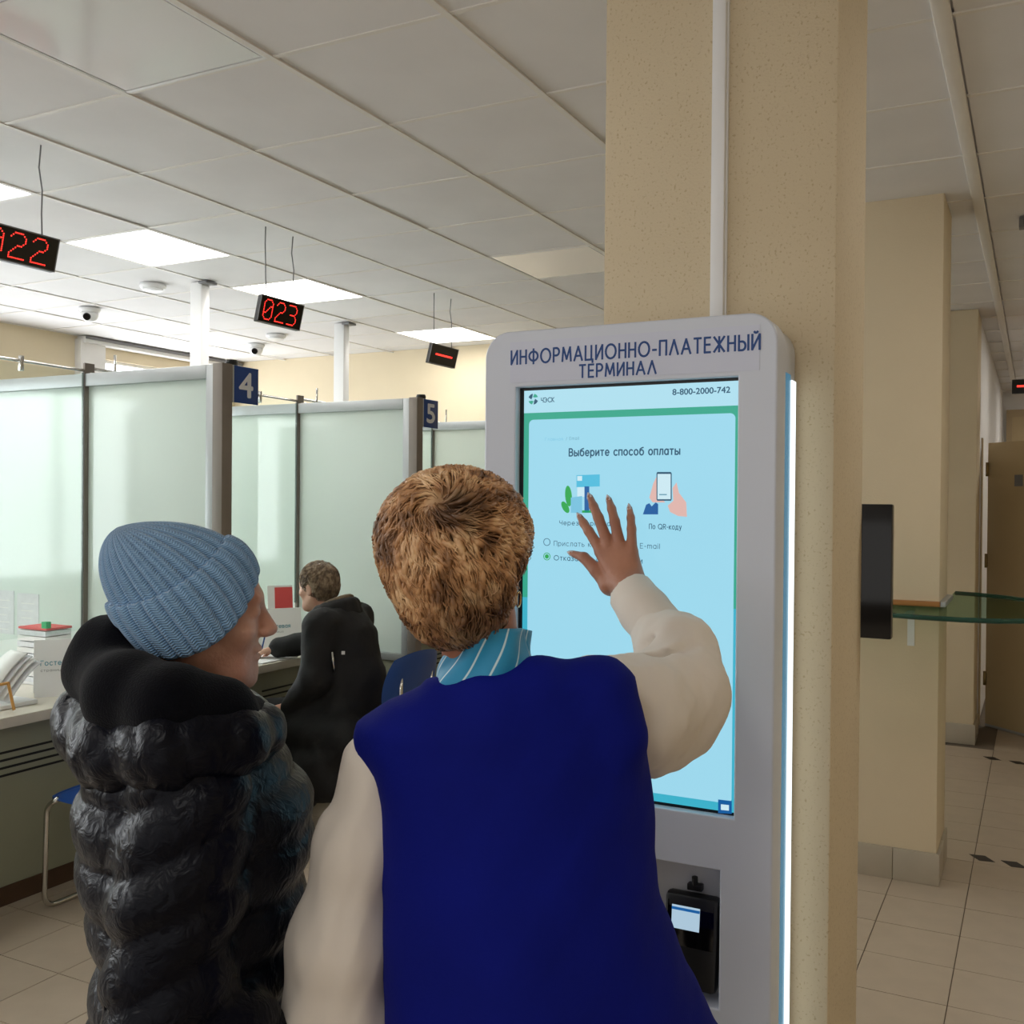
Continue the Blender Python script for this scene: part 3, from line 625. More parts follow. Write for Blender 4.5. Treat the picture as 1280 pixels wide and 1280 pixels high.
def counter(k):
    y0 = PY[k]+0.002; y1 = PY[k+1]-0.064
    nm = ['service counter with vent slots left of sign 4, papers on top', 'service counter where the man in the black coat sits', 'service counter beyond sign 5, mostly hidden'][k]
    K = thing('service_counter', nm, 'counter', group='service counters in a row')
    box('front_panel', (-3.60, y0, 0.075), (-3.57, y1, 0.712), MT['counterpanel'], K)
    box('plinth', (-3.60, y0, 0.0), (-3.565, y1, 0.075), MT['plinth'], K)
    box('worktop', (-4.55, y0, 0.713), (-3.485, y1, 0.755), MT['worktop'], K, 0.004)
    box('side_panel', (-4.5, y0, 0.0), (-3.601, y0+0.02, 0.712), MT['counterpanel'], K); box('side_panel', (-4.5, y1-0.02, 0.0), (-3.601, y1, 0.712), MT['counterpanel'], K)
    ys = (y0+0.79, y0+1.32)
    for q in range(4): box('vent_slot', (-3.575, ys[0], 0.505+q*0.030), (-3.568, ys[1], 0.514+q*0.030), MT['darkslot'], K)
    return K
for k in range(3): counter(k)
def number_sign(k, txt):
    y0 = PY[k]+0.004
    S = thing('number_sign', 'blue square sign reading 4 on the nearer partition' if txt == '4' else 'blue square sign reading 5 on the farther partition', 'sign', group='window number signs')
    box('plate', (PXE-0.012, y0, 2.010), (PXE-0.004, y0+0.162, 2.168), MT['bluesign'], S, 0.002)
    box('light_edge', (PXE-0.013, y0, 2.010), (PXE-0.003, y0+0.008, 2.168), MT['alu'], S)
    text('numeral', txt, (PXE-0.0038, y0+0.042, 2.038), (0, 1, 0), (0, 0, 1), 0.082, 0.104, MT['signwhite'], S, 0.03, 0.001)
    MB().lathe([(0.026, 0), (0.028, 0.01), (0.024, 0.022)], (PXE-0.03, y0+0.02, PT-0.0005), 16).build('cap', MT['black'], S)
number_sign(1, '4'); number_sign(2, '5'); 
# white service poles
for (x, y), nm in (((-4.47, 4.56), 'white service pole rising to the ceiling left of the 023 display'), ((-4.54, 6.05), 'white service pole rising to the ceiling right of the 023 display')):
    S = thing('service_pole', nm, 'pole', (x, y, 0), 'white service poles')
    box('column', (-0.045, -0.035, 0.756), (0.045, 0.035, CE-0.004), MT['white'], S, 0.006); box('ceiling_cover', (0.035, -0.05, CE-0.02), (0.10, 0.04, CE-0.005), MT['grey'], S, 0.002); box('foot', (-0.06, -0.05, 0.756), (0.06, 0.05, 0.775), MT['white'], S, 0.002)

# LED number displays
F57 = {'0': ['01110', '10001', '10011', '10101', '11001', '10001', '01110'], '2': ['01110', '10001', '00001', '00110', '01000', '10000', '11111'], '3': ['11110', '00001', '00001', '01110', '00001', '00001', '11110']}
dotme = None
def led_display(x, y0, y1, zt, zb, txt, label, tilt=0.03):
    yc = (y0+y1)/2; D_ = thing('queue_display', label, 'display', (x, yc, zb), 'red LED queue displays')
    w = y1-y0; h = zt-zb
    def tl(mb, nm, mm):
        for v in mb.bm.verts: v.co.x += tilt*(v.co.z/h)
        return mb.build(nm, mm, D_)
    m = MB().box((-0.022, -w/2, 0), (0.0, w/2, h), 0.003); tl(m, 'case', MT['black'])
    m = MB(); e = 0.004
    for a, b in (((-0.002, -w/2, 0), (0.002, w/2, e)), ((-0.002, -w/2, h-e), (0.002, w/2, h)), ((-0.002, -w/2, 0), (0.002, -w/2+e, h)), ((-0.002, w/2-e, 0), (0.002, w/2, h))): m.box(a, b)
    tl(m, 'rim', MT['grey'])
    m = MB().box((-0.0005, -w/2+e, e), (0.0005, w/2-e, h-e)); tl(m, 'filter_glass', MT['blackgloss'])
    nx = 5
    if txt == '---':
        for q in range(3):
            m = MB()
            for a in range(8): yy = -0.095+q*0.066+a*0.0085; m.box((0.001, yy-0.0038, h/2-0.005), (0.0024, yy+0.0038, h/2+0.005))
            tl(m, 'lit_dash', MT['ledred'])
    else:
        p = w*0.80/(len(txt)*(nx+1)-1)*1.0; pz = h*0.72/6.0
        # double-density dots, as on the real matrix
        for q, c in enumerate(txt):
            m = MB()
            F = F57[c]
            seen = set()
            for r_ in range(7):
                for c_ in range(5):
                    if F[r_][c_] != '1': continue
                    seen.add((2*r_, 2*c_))
                    for dr, dc in ((0, 1), (1, 0), (1, 1), (1, -1)):
                        rr, cc = r_+dr, c_+dc
                        if 0 <= rr < 7 and 0 <= cc < 5 and F[rr][cc] == '1':
                            if dr and dc and (F[r_][cc] == '1' or F[rr][c_] == '1'): continue
                            seen.add((2*r_+dr, 2*c_+dc))
            for r_, c_ in seen:
                yy = -w*0.40+(q*(nx+1)+c_/2)*p; zz = h*0.86-r_/2*pz
                n = 8; rad = min(p, pz)*0.19
                m.poly([(0.0008, yy+rad*math.cos(2*math.pi*k/n), zz+rad*math.sin(2*math.pi*k/n)) for k in range(n)], (1, 0, 0), 0.0012)
            tl(m, 'lit_digit', MT['ledred'])
    for s in (-0.22, 0.18):
        pts = [(-0.012+tilt, s*w*1.6, h)]
        for t in (0.25, 0.5, 0.75): pts.append((-0.02+tilt+0.004*math.sin(9*t+s*20), s*w*1.6+0.006*math.sin(7*t+s*30), h+(CE-zb-h)*t))
        pts.append((-0.02+tilt, s*w*1.6, CE-zb))
        MB().tube(pts, 0.0028, 6).build('hanging_wire', MT['grey'], D_, smooth=True)
    return D_
led_display(-3.29, 2.29, 2.61, 2.56, 2.44, '022', 'red LED queue display reading 022 at the left edge', 0.03)
led_display(-3.29, 3.725, 4.037, 2.565, 2.440, '023', 'red LED queue display reading 023 above sign 4', 0.03)
led_display(-3.37, 5.375, 5.697, 2.577, 2.457, '---', 'red LED queue display showing a dashed line beside the kiosk', 0.03)
# corridor display facing the hall
D_ = thing('corridor_display', 'red LED display hanging in the far corridor at the right edge', 'display', (0.0, 8.0, 2.39))
box('case', (-0.172, 0.0, 0.0), (0.15, 0.045, 0.098), MT['black'], D_, 0.003); box('lit_dash', (-0.14, -0.002, 0.043), (0.12, 0.0, 0.056), MT['ledred'], D_)
for s in (-0.1, 0.1): MB().tube([(s, 0.02, 0.097), (s, 0.02, CE-2.39)], 0.003, 6).build('hanging_wire', MT['white'], D_)
cb = thing('ceiling_bracket', 'small grey ceiling fitting at the far right edge', 'fitting'); box('body', (-0.09, 5.1, CE-0.05), (0.0, 5.16, CE-0.004), MT['grey'], cb, 0.003); box('lens', (-0.07, 5.095, CE-0.04), (-0.02, 5.1, CE-0.014), MT['black'], cb)
# smoke detectors and dome cameras
for (x, y), nm in (((-4.766, 4.473), 'round white smoke detector beside the nearest white service pole'), ((-5.318, 6.242), 'round white smoke detector farther back under the 023 display')):
    S = thing('smoke_detector', nm, 'smoke detector', (x, y, CE-0.003), 'smoke detectors')
    MB().lathe([(0.075, 0), (0.078, -0.012), (0.070, -0.026)], (0, 0, 0), 28).build('base', MT['white'], S, auto=True)
    MB().lathe([(0.060, -0.026), (0.062, -0.034), (0.040, -0.042), (0.02, -0.043)], (0, 0, 0), 28).build('sensor_cap', MT['whiteplastic'], S, auto=True)
for (x, y), nm in (((-5.758, 4.849), 'white dome camera on the ceiling near the left wall'), ((-5.796, 6.554), 'white dome camera on the ceiling left of the 023 display')):
    S = thing('dome_camera', nm, 'camera', (x, y, CE-0.003), 'dome cameras')
    MB().lathe([(0.070, 0), (0.072, -0.012), (0.060, -0.03)], (0, 0, 0), 24).build('base', MT['white'], S, auto=True)
    MB().lathe([(0.056, -0.03), (0.056, -0.05), (0.048, -0.072), (0.03, -0.088), (0.01, -0.094)], (0, 0, 0), 24).build('ball', MT['whiteplastic'], S, smooth=True)
    m = MB().lathe([(0.026, 0), (0.024, 0.012)], (0, 0, 0), 16); L = m.build('lens', MT['blackgloss'], S); L.rotation_euler = (math.radians(120), 0, math.radians(30)); L.location = (0.022, -0.040, -0.062)
# floor stickers
for (x, y) in ((-0.238, 7.10), (-0.09, 7.06), (-0.205, 5.06), (-0.075, 5.04)):
    lb = {(-0.238, 7.10): 'dark floor marking near the open door, left of two', (-0.09, 7.06): 'dark floor marking near the open door, right of two', (-0.205, 5.06): 'dark floor marking beside the second pillar, left of two', (-0.075, 5.04): 'dark floor marking beside the second pillar, right of two'}[(x, y)]
    o = MB().poly([(x-0.055, y+0.03, 0.0002), (x-0.01, y-0.04, 0.0002), (x+0.055, y-0.03, 0.0002), (x+0.01, y+0.04, 0.0002)], (0, 0, 1), 0.0008).build('floor_marking', MT['sticker']); tag(o, lb, 'floor marking', 'floor markings')

# chairs (cantilever loops of chrome tube, blue vinyl)
def chair(x, y, label, rot=0.0):
    C = thing('visitor_chair', label, 'chair', (x, y, 0), 'blue visitor chairs'); C.rotation_euler = (0, 0, rot)
    # faces -x
    s = MB(); n = 14
    def pad(nm, fn, nu, nv, th):
        bm = bmesh.new(); G = [[[bm.verts.new(fn(u/nu, v/nv, w)) for v in range(nv+1)] for u in range(nu+1)] for w in (0, 1)]
        for w in (0, 1):
            for u in range(nu):
                for v in range(nv):
                    q = (G[w][u][v], G[w][u+1][v], G[w][u+1][v+1], G[w][u][v+1]); bm.faces.new(q if w else q[::-1])
        for u in range(nu):
            for v in (0, nv): bm.faces.new((G[0][u][v], G[0][u+1][v], G[1][u+1][v], G[1][u][v]))
        for v in range(nv):
            for u in (0, nu): bm.faces.new((G[0][u][v], G[0][u][v+1], G[1][u][v+1], G[1][u][v]))
        bmesh.ops.recalc_face_normals(bm, faces=bm.faces[:]); me = bpy.data.meshes.new(nm); bm.to_mesh(me); bm.free()
        me.polygons.foreach_set('use_smooth', [True]*len(me.polygons)); me.set_sharp_from_angle(angle=math.radians(60)); return link(nm, me, MT['bluevinyl'], C)
    def sq(u, v):   # rounded square parameters
        a, b = 2*u-1, 2*v-1
        return a*math.sqrt(1-0.32*b*b), b*math.sqrt(1-0.32*a*a)
    def seat(u, v, w):
        a, b = sq(u, v); e = max(abs(2*u-1), abs(2*v-1)); t = 0.5*(1-e**6)
        return (a*0.225, b*0.235, (0.438+0.052*t-0.018*max(0, -a)**2) if w else 0.438-0.02*t)
    pad('seat', seat, 14, 14, 0.05)
    def back(u, v, w):
        a, b = sq(u, v); e = max(abs(2*u-1), abs(2*v-1)); t = (1-e**6)
        return (0.235+0.05*(b*0.2)+0.03*(a*a)*-1+(0.02*t if w else -0.022*t)+0.045*((b+1)/2), a*0.225, 0.735+b*0.155)
    pad('backrest', back, 14, 12, 0.04)
    r = 0.0105
    for xx in (-0.19, 0.16):
        p = fillet([(xx*0.72, -0.205, 0.436), (xx, -0.215, 0.40), (xx, -0.225, r), (xx, 0.225, r), (xx, 0.215, 0.40), (xx*0.72, 0.205, 0.436)], 0.06)
        MB().tube(p, r, 10).build('leg_loop', MT['chrome'], C, smooth=True)
    for yy in (-0.13, 0.13):
        p = fillet([(-0.12, yy, 0.432), (0.235, yy, 0.428), (0.262, yy, 0.62), (0.265, yy, 0.80)], 0.06)
        MB().tube(p, r, 10).build('back_support', MT['chrome'], C, smooth=True)
    return C
chair(-3.20, 2.88, 'blue chair with chrome legs at the left counter behind the woman in the hat')
chair(-2.87, 4.07, 'blue chair the man in the black coat sits on')
chair(-2.95, 5.62, 'blue chair at the counter beyond sign 5, mostly hidden')
# things on the left counter
def leaflet_stand(name, x, y, label, red):
    S = thing('leaflet_stand', label, 'leaflet stand', (x, y, 0.7555)); S.rotation_euler = (0, 0, -0.62)
    m = MB(); m.poly([(0.0, -0.11, 0.0), (0.0, 0.11, 0.0), (-0.05, 0.11, 0.235), (-0.05, -0.11, 0.235)], (-1, 0, 0.2), 0.004); m.build('front_sheet', MT['paper'], S)
    m = MB(); m.poly([(-0.13, -0.11, 0.0), (-0.13, 0.11, 0.0), (-0.056, 0.11, 0.232), (-0.056, -0.11, 0.232)], (-1, 0, -0.2), 0.004); m.build('back_sheet', MT['paper'], S)
    ey = np.array((-0.05, 0, 0.235)); ey /= np.linalg.norm(ey)
    stroke_text('lettering', 'Гостевая', (0.0015-0.0277, -0.085, 0.13), (0, 1, 0), ey, 0.13, 0.02, MT['tealprint'], S, 0.14)
    stroke_text('small_print', 'страница', (0.0015-0.0224, -0.085, 0.105), (0, 1, 0), ey, 0.09, 0.010, MT['grey'], S, 0.12)
    if red:
        m = MB(); m.poly([(-0.058, -0.07, 0.14), (-0.058, 0.07, 0.14), (-0.085, 0.07, 0.36), (-0.085, -0.07, 0.36)], (-1, 0, 0), 0.003); m.build('folder', MT['paper'], S)
        m = MB(); m.poly([(-0.069, -0.03, 0.232), (-0.069, 0.07, 0.232), (-0.083, 0.07, 0.35), (-0.083, -0.03, 0.35)], (1, 0, 0), 0.002); m.build('red_panel', MT['red'], S)
    return S
leaflet_stand('a', -3.66, 2.955, 'white tent card with teal lettering on the left counter', False)
leaflet_stand('b', -3.70, 4.42, 'white tent card with a red square in front of the seated man', True)
# fanned brochures
S = thing('brochure_holder', 'white holder with curved brochures at the left edge of the counter', 'brochure holder', (-3.69, 2.725, 0.7565))
for q in range(4):
    m = MB(); n = 10; a = []; b = []
    for k in range(n+1):
        t = k/n; yy = -0.10+0.155*t+0.012*q; zz = 0.068+0.15*math.sin(t*1.25)-0.012*q
        a.append((-0.07+0.014*q, yy, zz)); b.append((0.03+0.014*q, yy+0.004, zz-0.008))
    for k in range(n): m.bm.faces.new([m.bm.verts.new(Vector(v)) for v in (a[k], a[k+1], b[k+1], b[k])])
    bmesh.ops.remove_doubles(m.bm, verts=m.bm.verts[:], dist=1e-5)
    o = m.build('brochure', [MT['paper'], MT['paperprint'], MT['paper'], MT['paperprint']][q], S, smooth=True); sf = o.modifiers.new('th', 'SOLIDIFY'); sf.thickness = 0.004
box('tray', (-0.08, -0.10, 0.0), (0.08, 0.07, 0.018), MT['whiteplastic'], S, 0.004)
S = thing('wooden_easel', 'orange wooden easel frame at the very left of the counter', 'easel', (-3.555, 2.645, 0.7555))
MB().tube([(0.0, 0.0, 0.006), (-0.02, -0.012, 0.115)], 0.006, 8).build('leg', MT['orange'], S); MB().tube([(-0.02, -0.010, 0.112), (-0.03, -0.22, 0.105)], 0.006, 8).build('rail', MT['orange'], S); MB().tube([(0.0, -0.2, 0.006), (-0.03, -0.21, 0.105)], 0.006, 8).build('leg', MT['orange'], S)
S = thing('document_stack', 'stack of papers with red cover and green tab behind the counter', 'papers', (-4.01, 3.135, 0.7555)); S.scale = (0.62, 0.62, 1.0)
tray = box('tray', (-0.16, -0.12, 0.0), (0.16, 0.13, 0.012), MT['whiteplastic'], S, 0.003)
for q in range(9):
    dx = random.uniform(-.008, .008); dy = random.uniform(-.008, .008)
    box('paper_bundle', (-0.15+dx, -0.11+dy, 0.0125+q*0.026), (0.15+dx, 0.11+dy, 0.0125+q*0.026+0.022), MT['paper'] if q % 2 else MT['paperprint'], S)
box('red_cover', (-0.15, -0.10, 0.2465), (0.15, 0.12, 0.256), MT['red'], S); box('green_tab', (0.10, -0.10, 0.2562), (0.15, -0.06, 0.285), MT['green'], S)
# notices taped on the frosted partition behind the glass
ny = PY[1]-0.04
for (x0, x1, z0, z1, nm) in ((on_y(21, 770, ny)[0], on_y(48, 770, ny)[0], on_y(35, 797, ny)[2], on_y(35, 742, ny)[2], 'white notice sheet taped to the partition at the left edge, right of two'), (on_y(-12, 770, ny)[0], on_y(17, 770, ny)[0], on_y(5, 792, ny)[2], on_y(5, 738, ny)[2], 'white notice sheet taped to the partition at the left edge, left of two')):
    N = thing('notice_sheet', nm, 'notice', group='notices on the left partition'); box('sheet', (x0, PY[1]-0.0365-0.0025, z0), (x1, PY[1]-0.0365, z1), MT['paperprint'], N)
    for q in range(5): box('text_line', (x0+0.03, PY[1]-0.0396, z1-0.05-q*0.035), (x1-0.03-0.01*(q % 3), PY[1]-0.039, z1-0.046-q*0.035), MT['paper'], N)

# ================================================================ PEOPLE: smooth solids turned into meshes
def N3(p): return np.asarray(p, dtype=np.float32)
def s_cap(P, a, b, ra, rb):
    a = N3(a); b = N3(b); ba = b-a; pa = P-a
    t = np.clip(pa@ba/max(float(ba@ba), 1e-9), 0, 1)
    return np.linalg.norm(pa-t[:, None]*ba, axis=1)-(ra+(rb-ra)*t)
def s_ell(P, c, r, A=None):
    q = P-N3(c)
    if A is not None: q = q@N3(A).T
    r = N3(r); k0 = np.linalg.norm(q/r, axis=1); k1 = np.linalg.norm(q/(r*r), axis=1)+1e-9
    return k0*(k0-1)/k1
def s_u(a, b, k):
    h = np.clip(0.5+0.5*(b-a)/k, 0, 1); return b+(a-b)*h-k*h*(1-h)
def s_sub(a, b, k):   # a minus b
    h = np.clip(0.5-0.5*(a+b)/k, 0, 1); return a+(-b-a)*h+k*h*(1-h)
def chain(P, pts, rad, k=0.02):
    d = None
    for i in range(len(pts)-1):
        e = s_cap(P, pts[i], pts[i+1], rad[i], rad[i+1]); d = e if d is None else s_u(d, e, k)
    return d
def wob(P, s, seed=0.0):
    x, y, z = P[:, 0]*s+seed, P[:, 1]*s+1.7*seed, P[:, 2]*s-seed
    return (np.sin(x+1.3*np.sin(0.9*y+0.5))*np.cos(1.1*y+0.7*np.sin(z))+np.sin(0.8*z+1.1*np.sin(1.2*x))*0.6+0.4*np.sin(2.3*x+1.9*y-2.1*z))/2.0
def s_loft(P, secs, O, ax, ay):
    """stack of ellipses: secs = (z, cx, cy, a, b) with cx, cy along ax, ay from O; z absolute"""
    S = np.array(secs, float); S = S[np.argsort(S[:, 0])]; z = P[:, 2]
    rel = P-N3([O[0], O[1], 0]); x = rel@N3(ax); y = rel@N3(ay)
    g = [np.interp(z, S[:, 0], S[:, i]) for i in range(1, 5)]
    k = np.sqrt(((x-g[0])/g[2])**2+((y-g[1])/g[3])**2)
    d = (k-1)*np.minimum(g[2], g[3])
    cap = np.maximum(S[0, 0]-z, z-S[-1, 0]); return np.maximum(d, cap)
def solid(fn, lo, hi, h):
    lo = np.array(lo, float); hi = np.array(hi, float); n = np.ceil((hi-lo)/h).astype(int)+1
    ax = [lo[i]+h*np.arange(n[i]) for i in range(3)]
    G = np.stack(np.meshgrid(*ax, indexing='ij'), -1).reshape(-1, 3).astype(np.float32)
    V = np.empty(len(G), np.float32)
    for i in range(0, len(G), 400000): V[i:i+400000] = fn(G[i:i+400000])
    V = V.reshape(n); V[0] = V[-1] = 1; V[:, 0] = V[:, -1] = 1; V[:, :, 0] = V[:, :, -1] = 1
    c = n-1; acc = np.zeros((*c, 3), np.float32); cnt = np.zeros(c, np.float32)
    def sl(o): return tuple(slice(o[i], o[i]+c[i]) for i in range(3))
    for a in range(3):
        o1, o2 = [q for q in range(3) if q != a]
        for p in (0, 1):
            for q in (0, 1):
                s0 = [0, 0, 0]; s0[o1] = p; s0[o2] = q; s1 = list(s0); s1[a] = 1
                A = V[sl(s0)]; B = V[sl(s1)]; m = (A < 0) != (B < 0)
                t = np.where(m, A/np.where(m, A-B, 1), 0)
                acc[..., a] += t; acc[..., o1] += m*p; acc[..., o2] += m*q; cnt += m
    mask = cnt > 0; idx = -np.ones(c, np.int64); idx[mask] = np.arange(mask.sum())
    vv = (np.argwhere(mask)+acc[mask]/cnt[mask][:, None])*h+lo
    F = []
    for a in range(3):
        o1, o2 = (a+1) % 3, (a+2) % 3
        s0 = [slice(0, n[i]) for i in range(3)]; s1 = list(s0)
        s0[a] = slice(0, n[a]-1); s1[a] = slice(1, n[a])
        A = V[tuple(s0)] < 0; B = V[tuple(s1)] < 0
        for flag in (0, 1):
            e = np.argwhere((A & ~B) if flag == 0 else (~A & B))
            if len(e) == 0: continue
            e = e[(e[:, o1] > 0) & (e[:, o2] > 0) & (e[:, o1] < c[o1]) & (e[:, o2] < c[o2])]
            q = []
            for d1, d2 in ((-1, -1), (0, -1), (0, 0), (-1, 0)):
                k = e.copy(); k[:, o1] += d1; k[:, o2] += d2; q.append(idx[k[:, 0], k[:, 1], k[:, 2]])
            q = np.stack(q, 1); F.append(q if flag == 0 else q[:, ::-1])
    F = np.concatenate(F); return vv, F
def np_mesh(name, parts):
    vs, fs, off = [], [], 0
    for v, f in parts:
        vs.append(v); fs.append(f+off); off += len(v)
    v = np.concatenate(vs); f = np.concatenate(fs)
    me = bpy.data.meshes.new(name); me.vertices.add(len(v)); me.vertices.foreach_set('co', v.astype(np.float32).ravel())
    k = f.shape[1]; me.loops.add(f.size); me.loops.foreach_set('vertex_index', f.astype(np.int32).ravel())
    me.polygons.add(len(f)); me.polygons.foreach_set('loop_start', np.arange(len(f), dtype=np.int32)*k)
    me.update(calc_edges=True); me.validate(); me.polygons.foreach_set('use_smooth', [True]*len(me.polygons)); return me
def sculpt(name, fn, lo, hi, h, m, parent): return link(name, np_mesh(name, [solid(fn, lo, hi, h)]), m, parent)

# ---- head in its own frame: columns forward, left, up
def frame(fwd, up):
    f = np.array(fwd, float); f /= np.linalg.norm(f); u = np.array(up, float); u -= f*(u@f); u /= np.linalg.norm(u)
    return np.stack([f, np.cross(u, f), u])      # rows
def head_fn(c, A, s=0.93, neck=None, old=0.0):
    c = np.array(c)
    def fn(P):
        q = ((P-N3(c))@N3(A).T)/s
        d = s_ell(q, (-0.008, 0, 0.035), (0.098, 0.077, 0.090))
        d = s_u(d, s_ell(q, (0.034, 0, -0.035), (0.060, 0.060, 0.078)), 0.03)
        d = s_u(d, s_cap(q, (0.062, -0.02, -0.098), (0.062, 0.02, -0.098), 0.023, 0.023), 0.03)
        d = s_u(d, s_cap(q, (-0.01, 0.05, -0.055), (0.05, 0.03, -0.092), 0.018, 0.016), 0.03)
        d = s_u(d, s_cap(q, (-0.01, -0.05, -0.055), (0.05, -0.03, -0.092), 0.018, 0.016), 0.03)
        d = s_u(d, s_cap(q, (0.086, -0.03, 0.030), (0.086, 0.03, 0.030), 0.010, 0.010), 0.02)
        for y in (-1, 1):
            d = s_u(d, s_ell(q, (0.062, y*0.040, -0.022), (0.026, 0.024, 0.020)), 0.02)
            d = s_sub(d, s_ell(q, (0.103, y*0.031, 0.010), (0.014, 0.018, 0.011)), 0.012)
            d = s_u(d, s_ell(q, (0.082, y*0.031, 0.010), (0.013, 0.014, 0.0115)), 0.005)
            # ear
            e = s_ell(q, (-0.008, y*0.080, -0.008), (0.020, 0.009, 0.033)); e = s_sub(e, s_ell(q, (-0.005, y*0.090, -0.006), (0.011, 0.007, 0.020)), 0.006)
            d = s_u(d, e, 0.008)
        nose = s_cap(q, (0.093, 0, 0.014), (0.113, 0, -0.022), 0.007, 0.0115)
        nose = s_u(nose, s_cap(q, (0.104, -0.011, -0.027), (0.104, 0.011, -0.027), 0.0085, 0.0085), 0.008)
        d = s_u(d, nose, 0.012)
        lip = s_u(s_ell(q, (0.092, 0, -0.056), (0.010, 0.022, 0.0065)), s_ell(q, (0.090, 0, -0.068), (0.010, 0.019, 0.007)), 0.003)
        d = s_u(d, lip, 0.009)
        d = s_sub(d, s_ell(q, (0.101, 0, -0.062), (0.008, 0.022, 0.0016)), 0.004)
        d = s_u(d, s_cap(q, (0.082, 0, -0.095), (0.080, 0, -0.106), 0.014, 0.016), 0.02)
        if old:
            for y in (-1, 1): d = s_sub(d, s_cap(q, (0.100, y*0.022, -0.030), (0.080, y*0.040, -0.072), 0.0022, 0.002), 0.008)
        d = d*s
        if neck is not None: d = s_u(d, chain(P, neck, [0.052]*len(neck)), 0.03)
        return d
    return fn
def head_mesh(c, A, s=0.93, neck=None, h=0.0045, old=0.0):
    c = np.array(c); r = 0.15; lo = c-r; hi = c+r
    if neck is not None:
        for p in neck: lo = np.minimum(lo, np.array(p)-0.07); hi = np.maximum(hi, np.array(p)+0.07)
    return solid(head_fn(c, A, s, neck, old), lo, hi, h)
def eyes(parent, c, A, s=0.93):
    for y in (-1, 1):
        p = np.array(c)+s*(np.array([0.0790, y*0.031, 0.010])@A)
        m = MB(); bmesh.ops.create_uvsphere(m.bm, u_segments=16, v_segments=10, radius=0.0122*s)
        o = m.build('eye', MT['eye'], parent, smooth=True); o.location = p
        f = A[0]; o.rotation_euler = Vector(f).to_track_quat('Z', 'Y').to_euler()
# ---- hands: list of finger chains -> solid
def hand_fn(palm, fingers, wrist):
    def fn(P):
        d = None
        for a, b, ra, rb in palm:
            e = s_cap(P, a, b, ra, rb); d = e if d is None else s_u(d, e, 0.012)
        for pts, rad in fingers:
            d = s_u(d, chain(P, pts, rad, 0.004), 0.006)
        if wrist: d = s_u(d, chain(P, wrist[0], wrist[1]), 0.015)
        return d
    return fn
def relaxed_hand(w, dirn, palmn, side, s=1.0, curl=0.5):
    """w wrist, dirn along hand, palmn out of the palm, side = thumb side sign"""
    d = np.array(dirn, float); d /= np.linalg.norm(d); n = np.array(palmn, float); n -= d*(n@d); n /= np.linalg.norm(n)
    t = np.cross(d, n)*side; w = np.array(w, float)
    palm = []; fingers = []
    ks = []
    for q, (o, L) in enumerate(((0.027, 0.066), (0.009, 0.074), (-0.010, 0.069), (-0.027, 0.054))):
        k = w+s*(d*(0.088-0.004*abs(q-1))+t*o); ks.append(k); palm.append((w+t*o*0.55*s, k, 0.016*s, 0.0125*s))
        p = [k]; ang = 0.25
        for f in (0.46, 0.30, 0.24):
            ang += curl*0.55; v = d*math.cos(ang)+n*math.sin(ang); p.append(p[-1]+v*L*f*s)
        fingers.append((p, [0.0095*s, 0.0088*s, 0.008*s, 0.0066*s]))
    b = w+s*(d*0.02+t*0.025); p = [b, b+s*(d*0.032+t*0.022+n*0.012), b+s*(d*0.060+t*0.030+n*0.025), b+s*(d*0.083+t*0.028+n*0.036)]
    fingers.append((p, [0.015*s, 0.012*s, 0.010*s, 0.0075*s]))
    return hand_fn(palm, fingers, ([w-d*0.06*s, w], [0.024*s, 0.024*s])), w
def hand_mesh(w, dirn, palmn, side, s=1.0, curl=0.5, h=0.004):
    fn, w = relaxed_hand(w, dirn, palmn, side, s, curl); return solid(fn, w-0.19*s, w+0.19*s, h)
# ---- plain body under the clothes
def limb_body(J):
    """J: joints; returns solid of torso, arms and legs at coarse detail"""
    def fn(P):
        d = chain(P, [J['pelvis'], J['waist'], J['chest'], J['neck']], [0.085, 0.08, 0.08, 0.045], 0.05)
        d = s_u(d, s_cap(P, J['shl'], J['shr'], 0.035, 0.035), 0.05)
        d = s_u(d, s_cap(P, J['hipl'], J['hipr'], 0.075, 0.075), 0.05)
        for k in 'lr':
            d = s_u(d, chain(P, [J['hip'+k], J['knee'+k], J['ank'+k]], [0.078, 0.052, 0.036]), 0.03)
            d = s_u(d, s_cap(P, J['ank'+k]+np.array([0, 0, -0.03]), J['toe'+k], 0.034, 0.026), 0.03)
            d = s_u(d, chain(P, [J['sh'+k], J['el'+k], J['wr'+k]], [0.034, 0.033, 0.025]), 0.02)
        return d
    pts = np.array(list(J.values())); return solid(fn, pts.min(0)-0.16, pts.max(0)+0.16, 0.013)

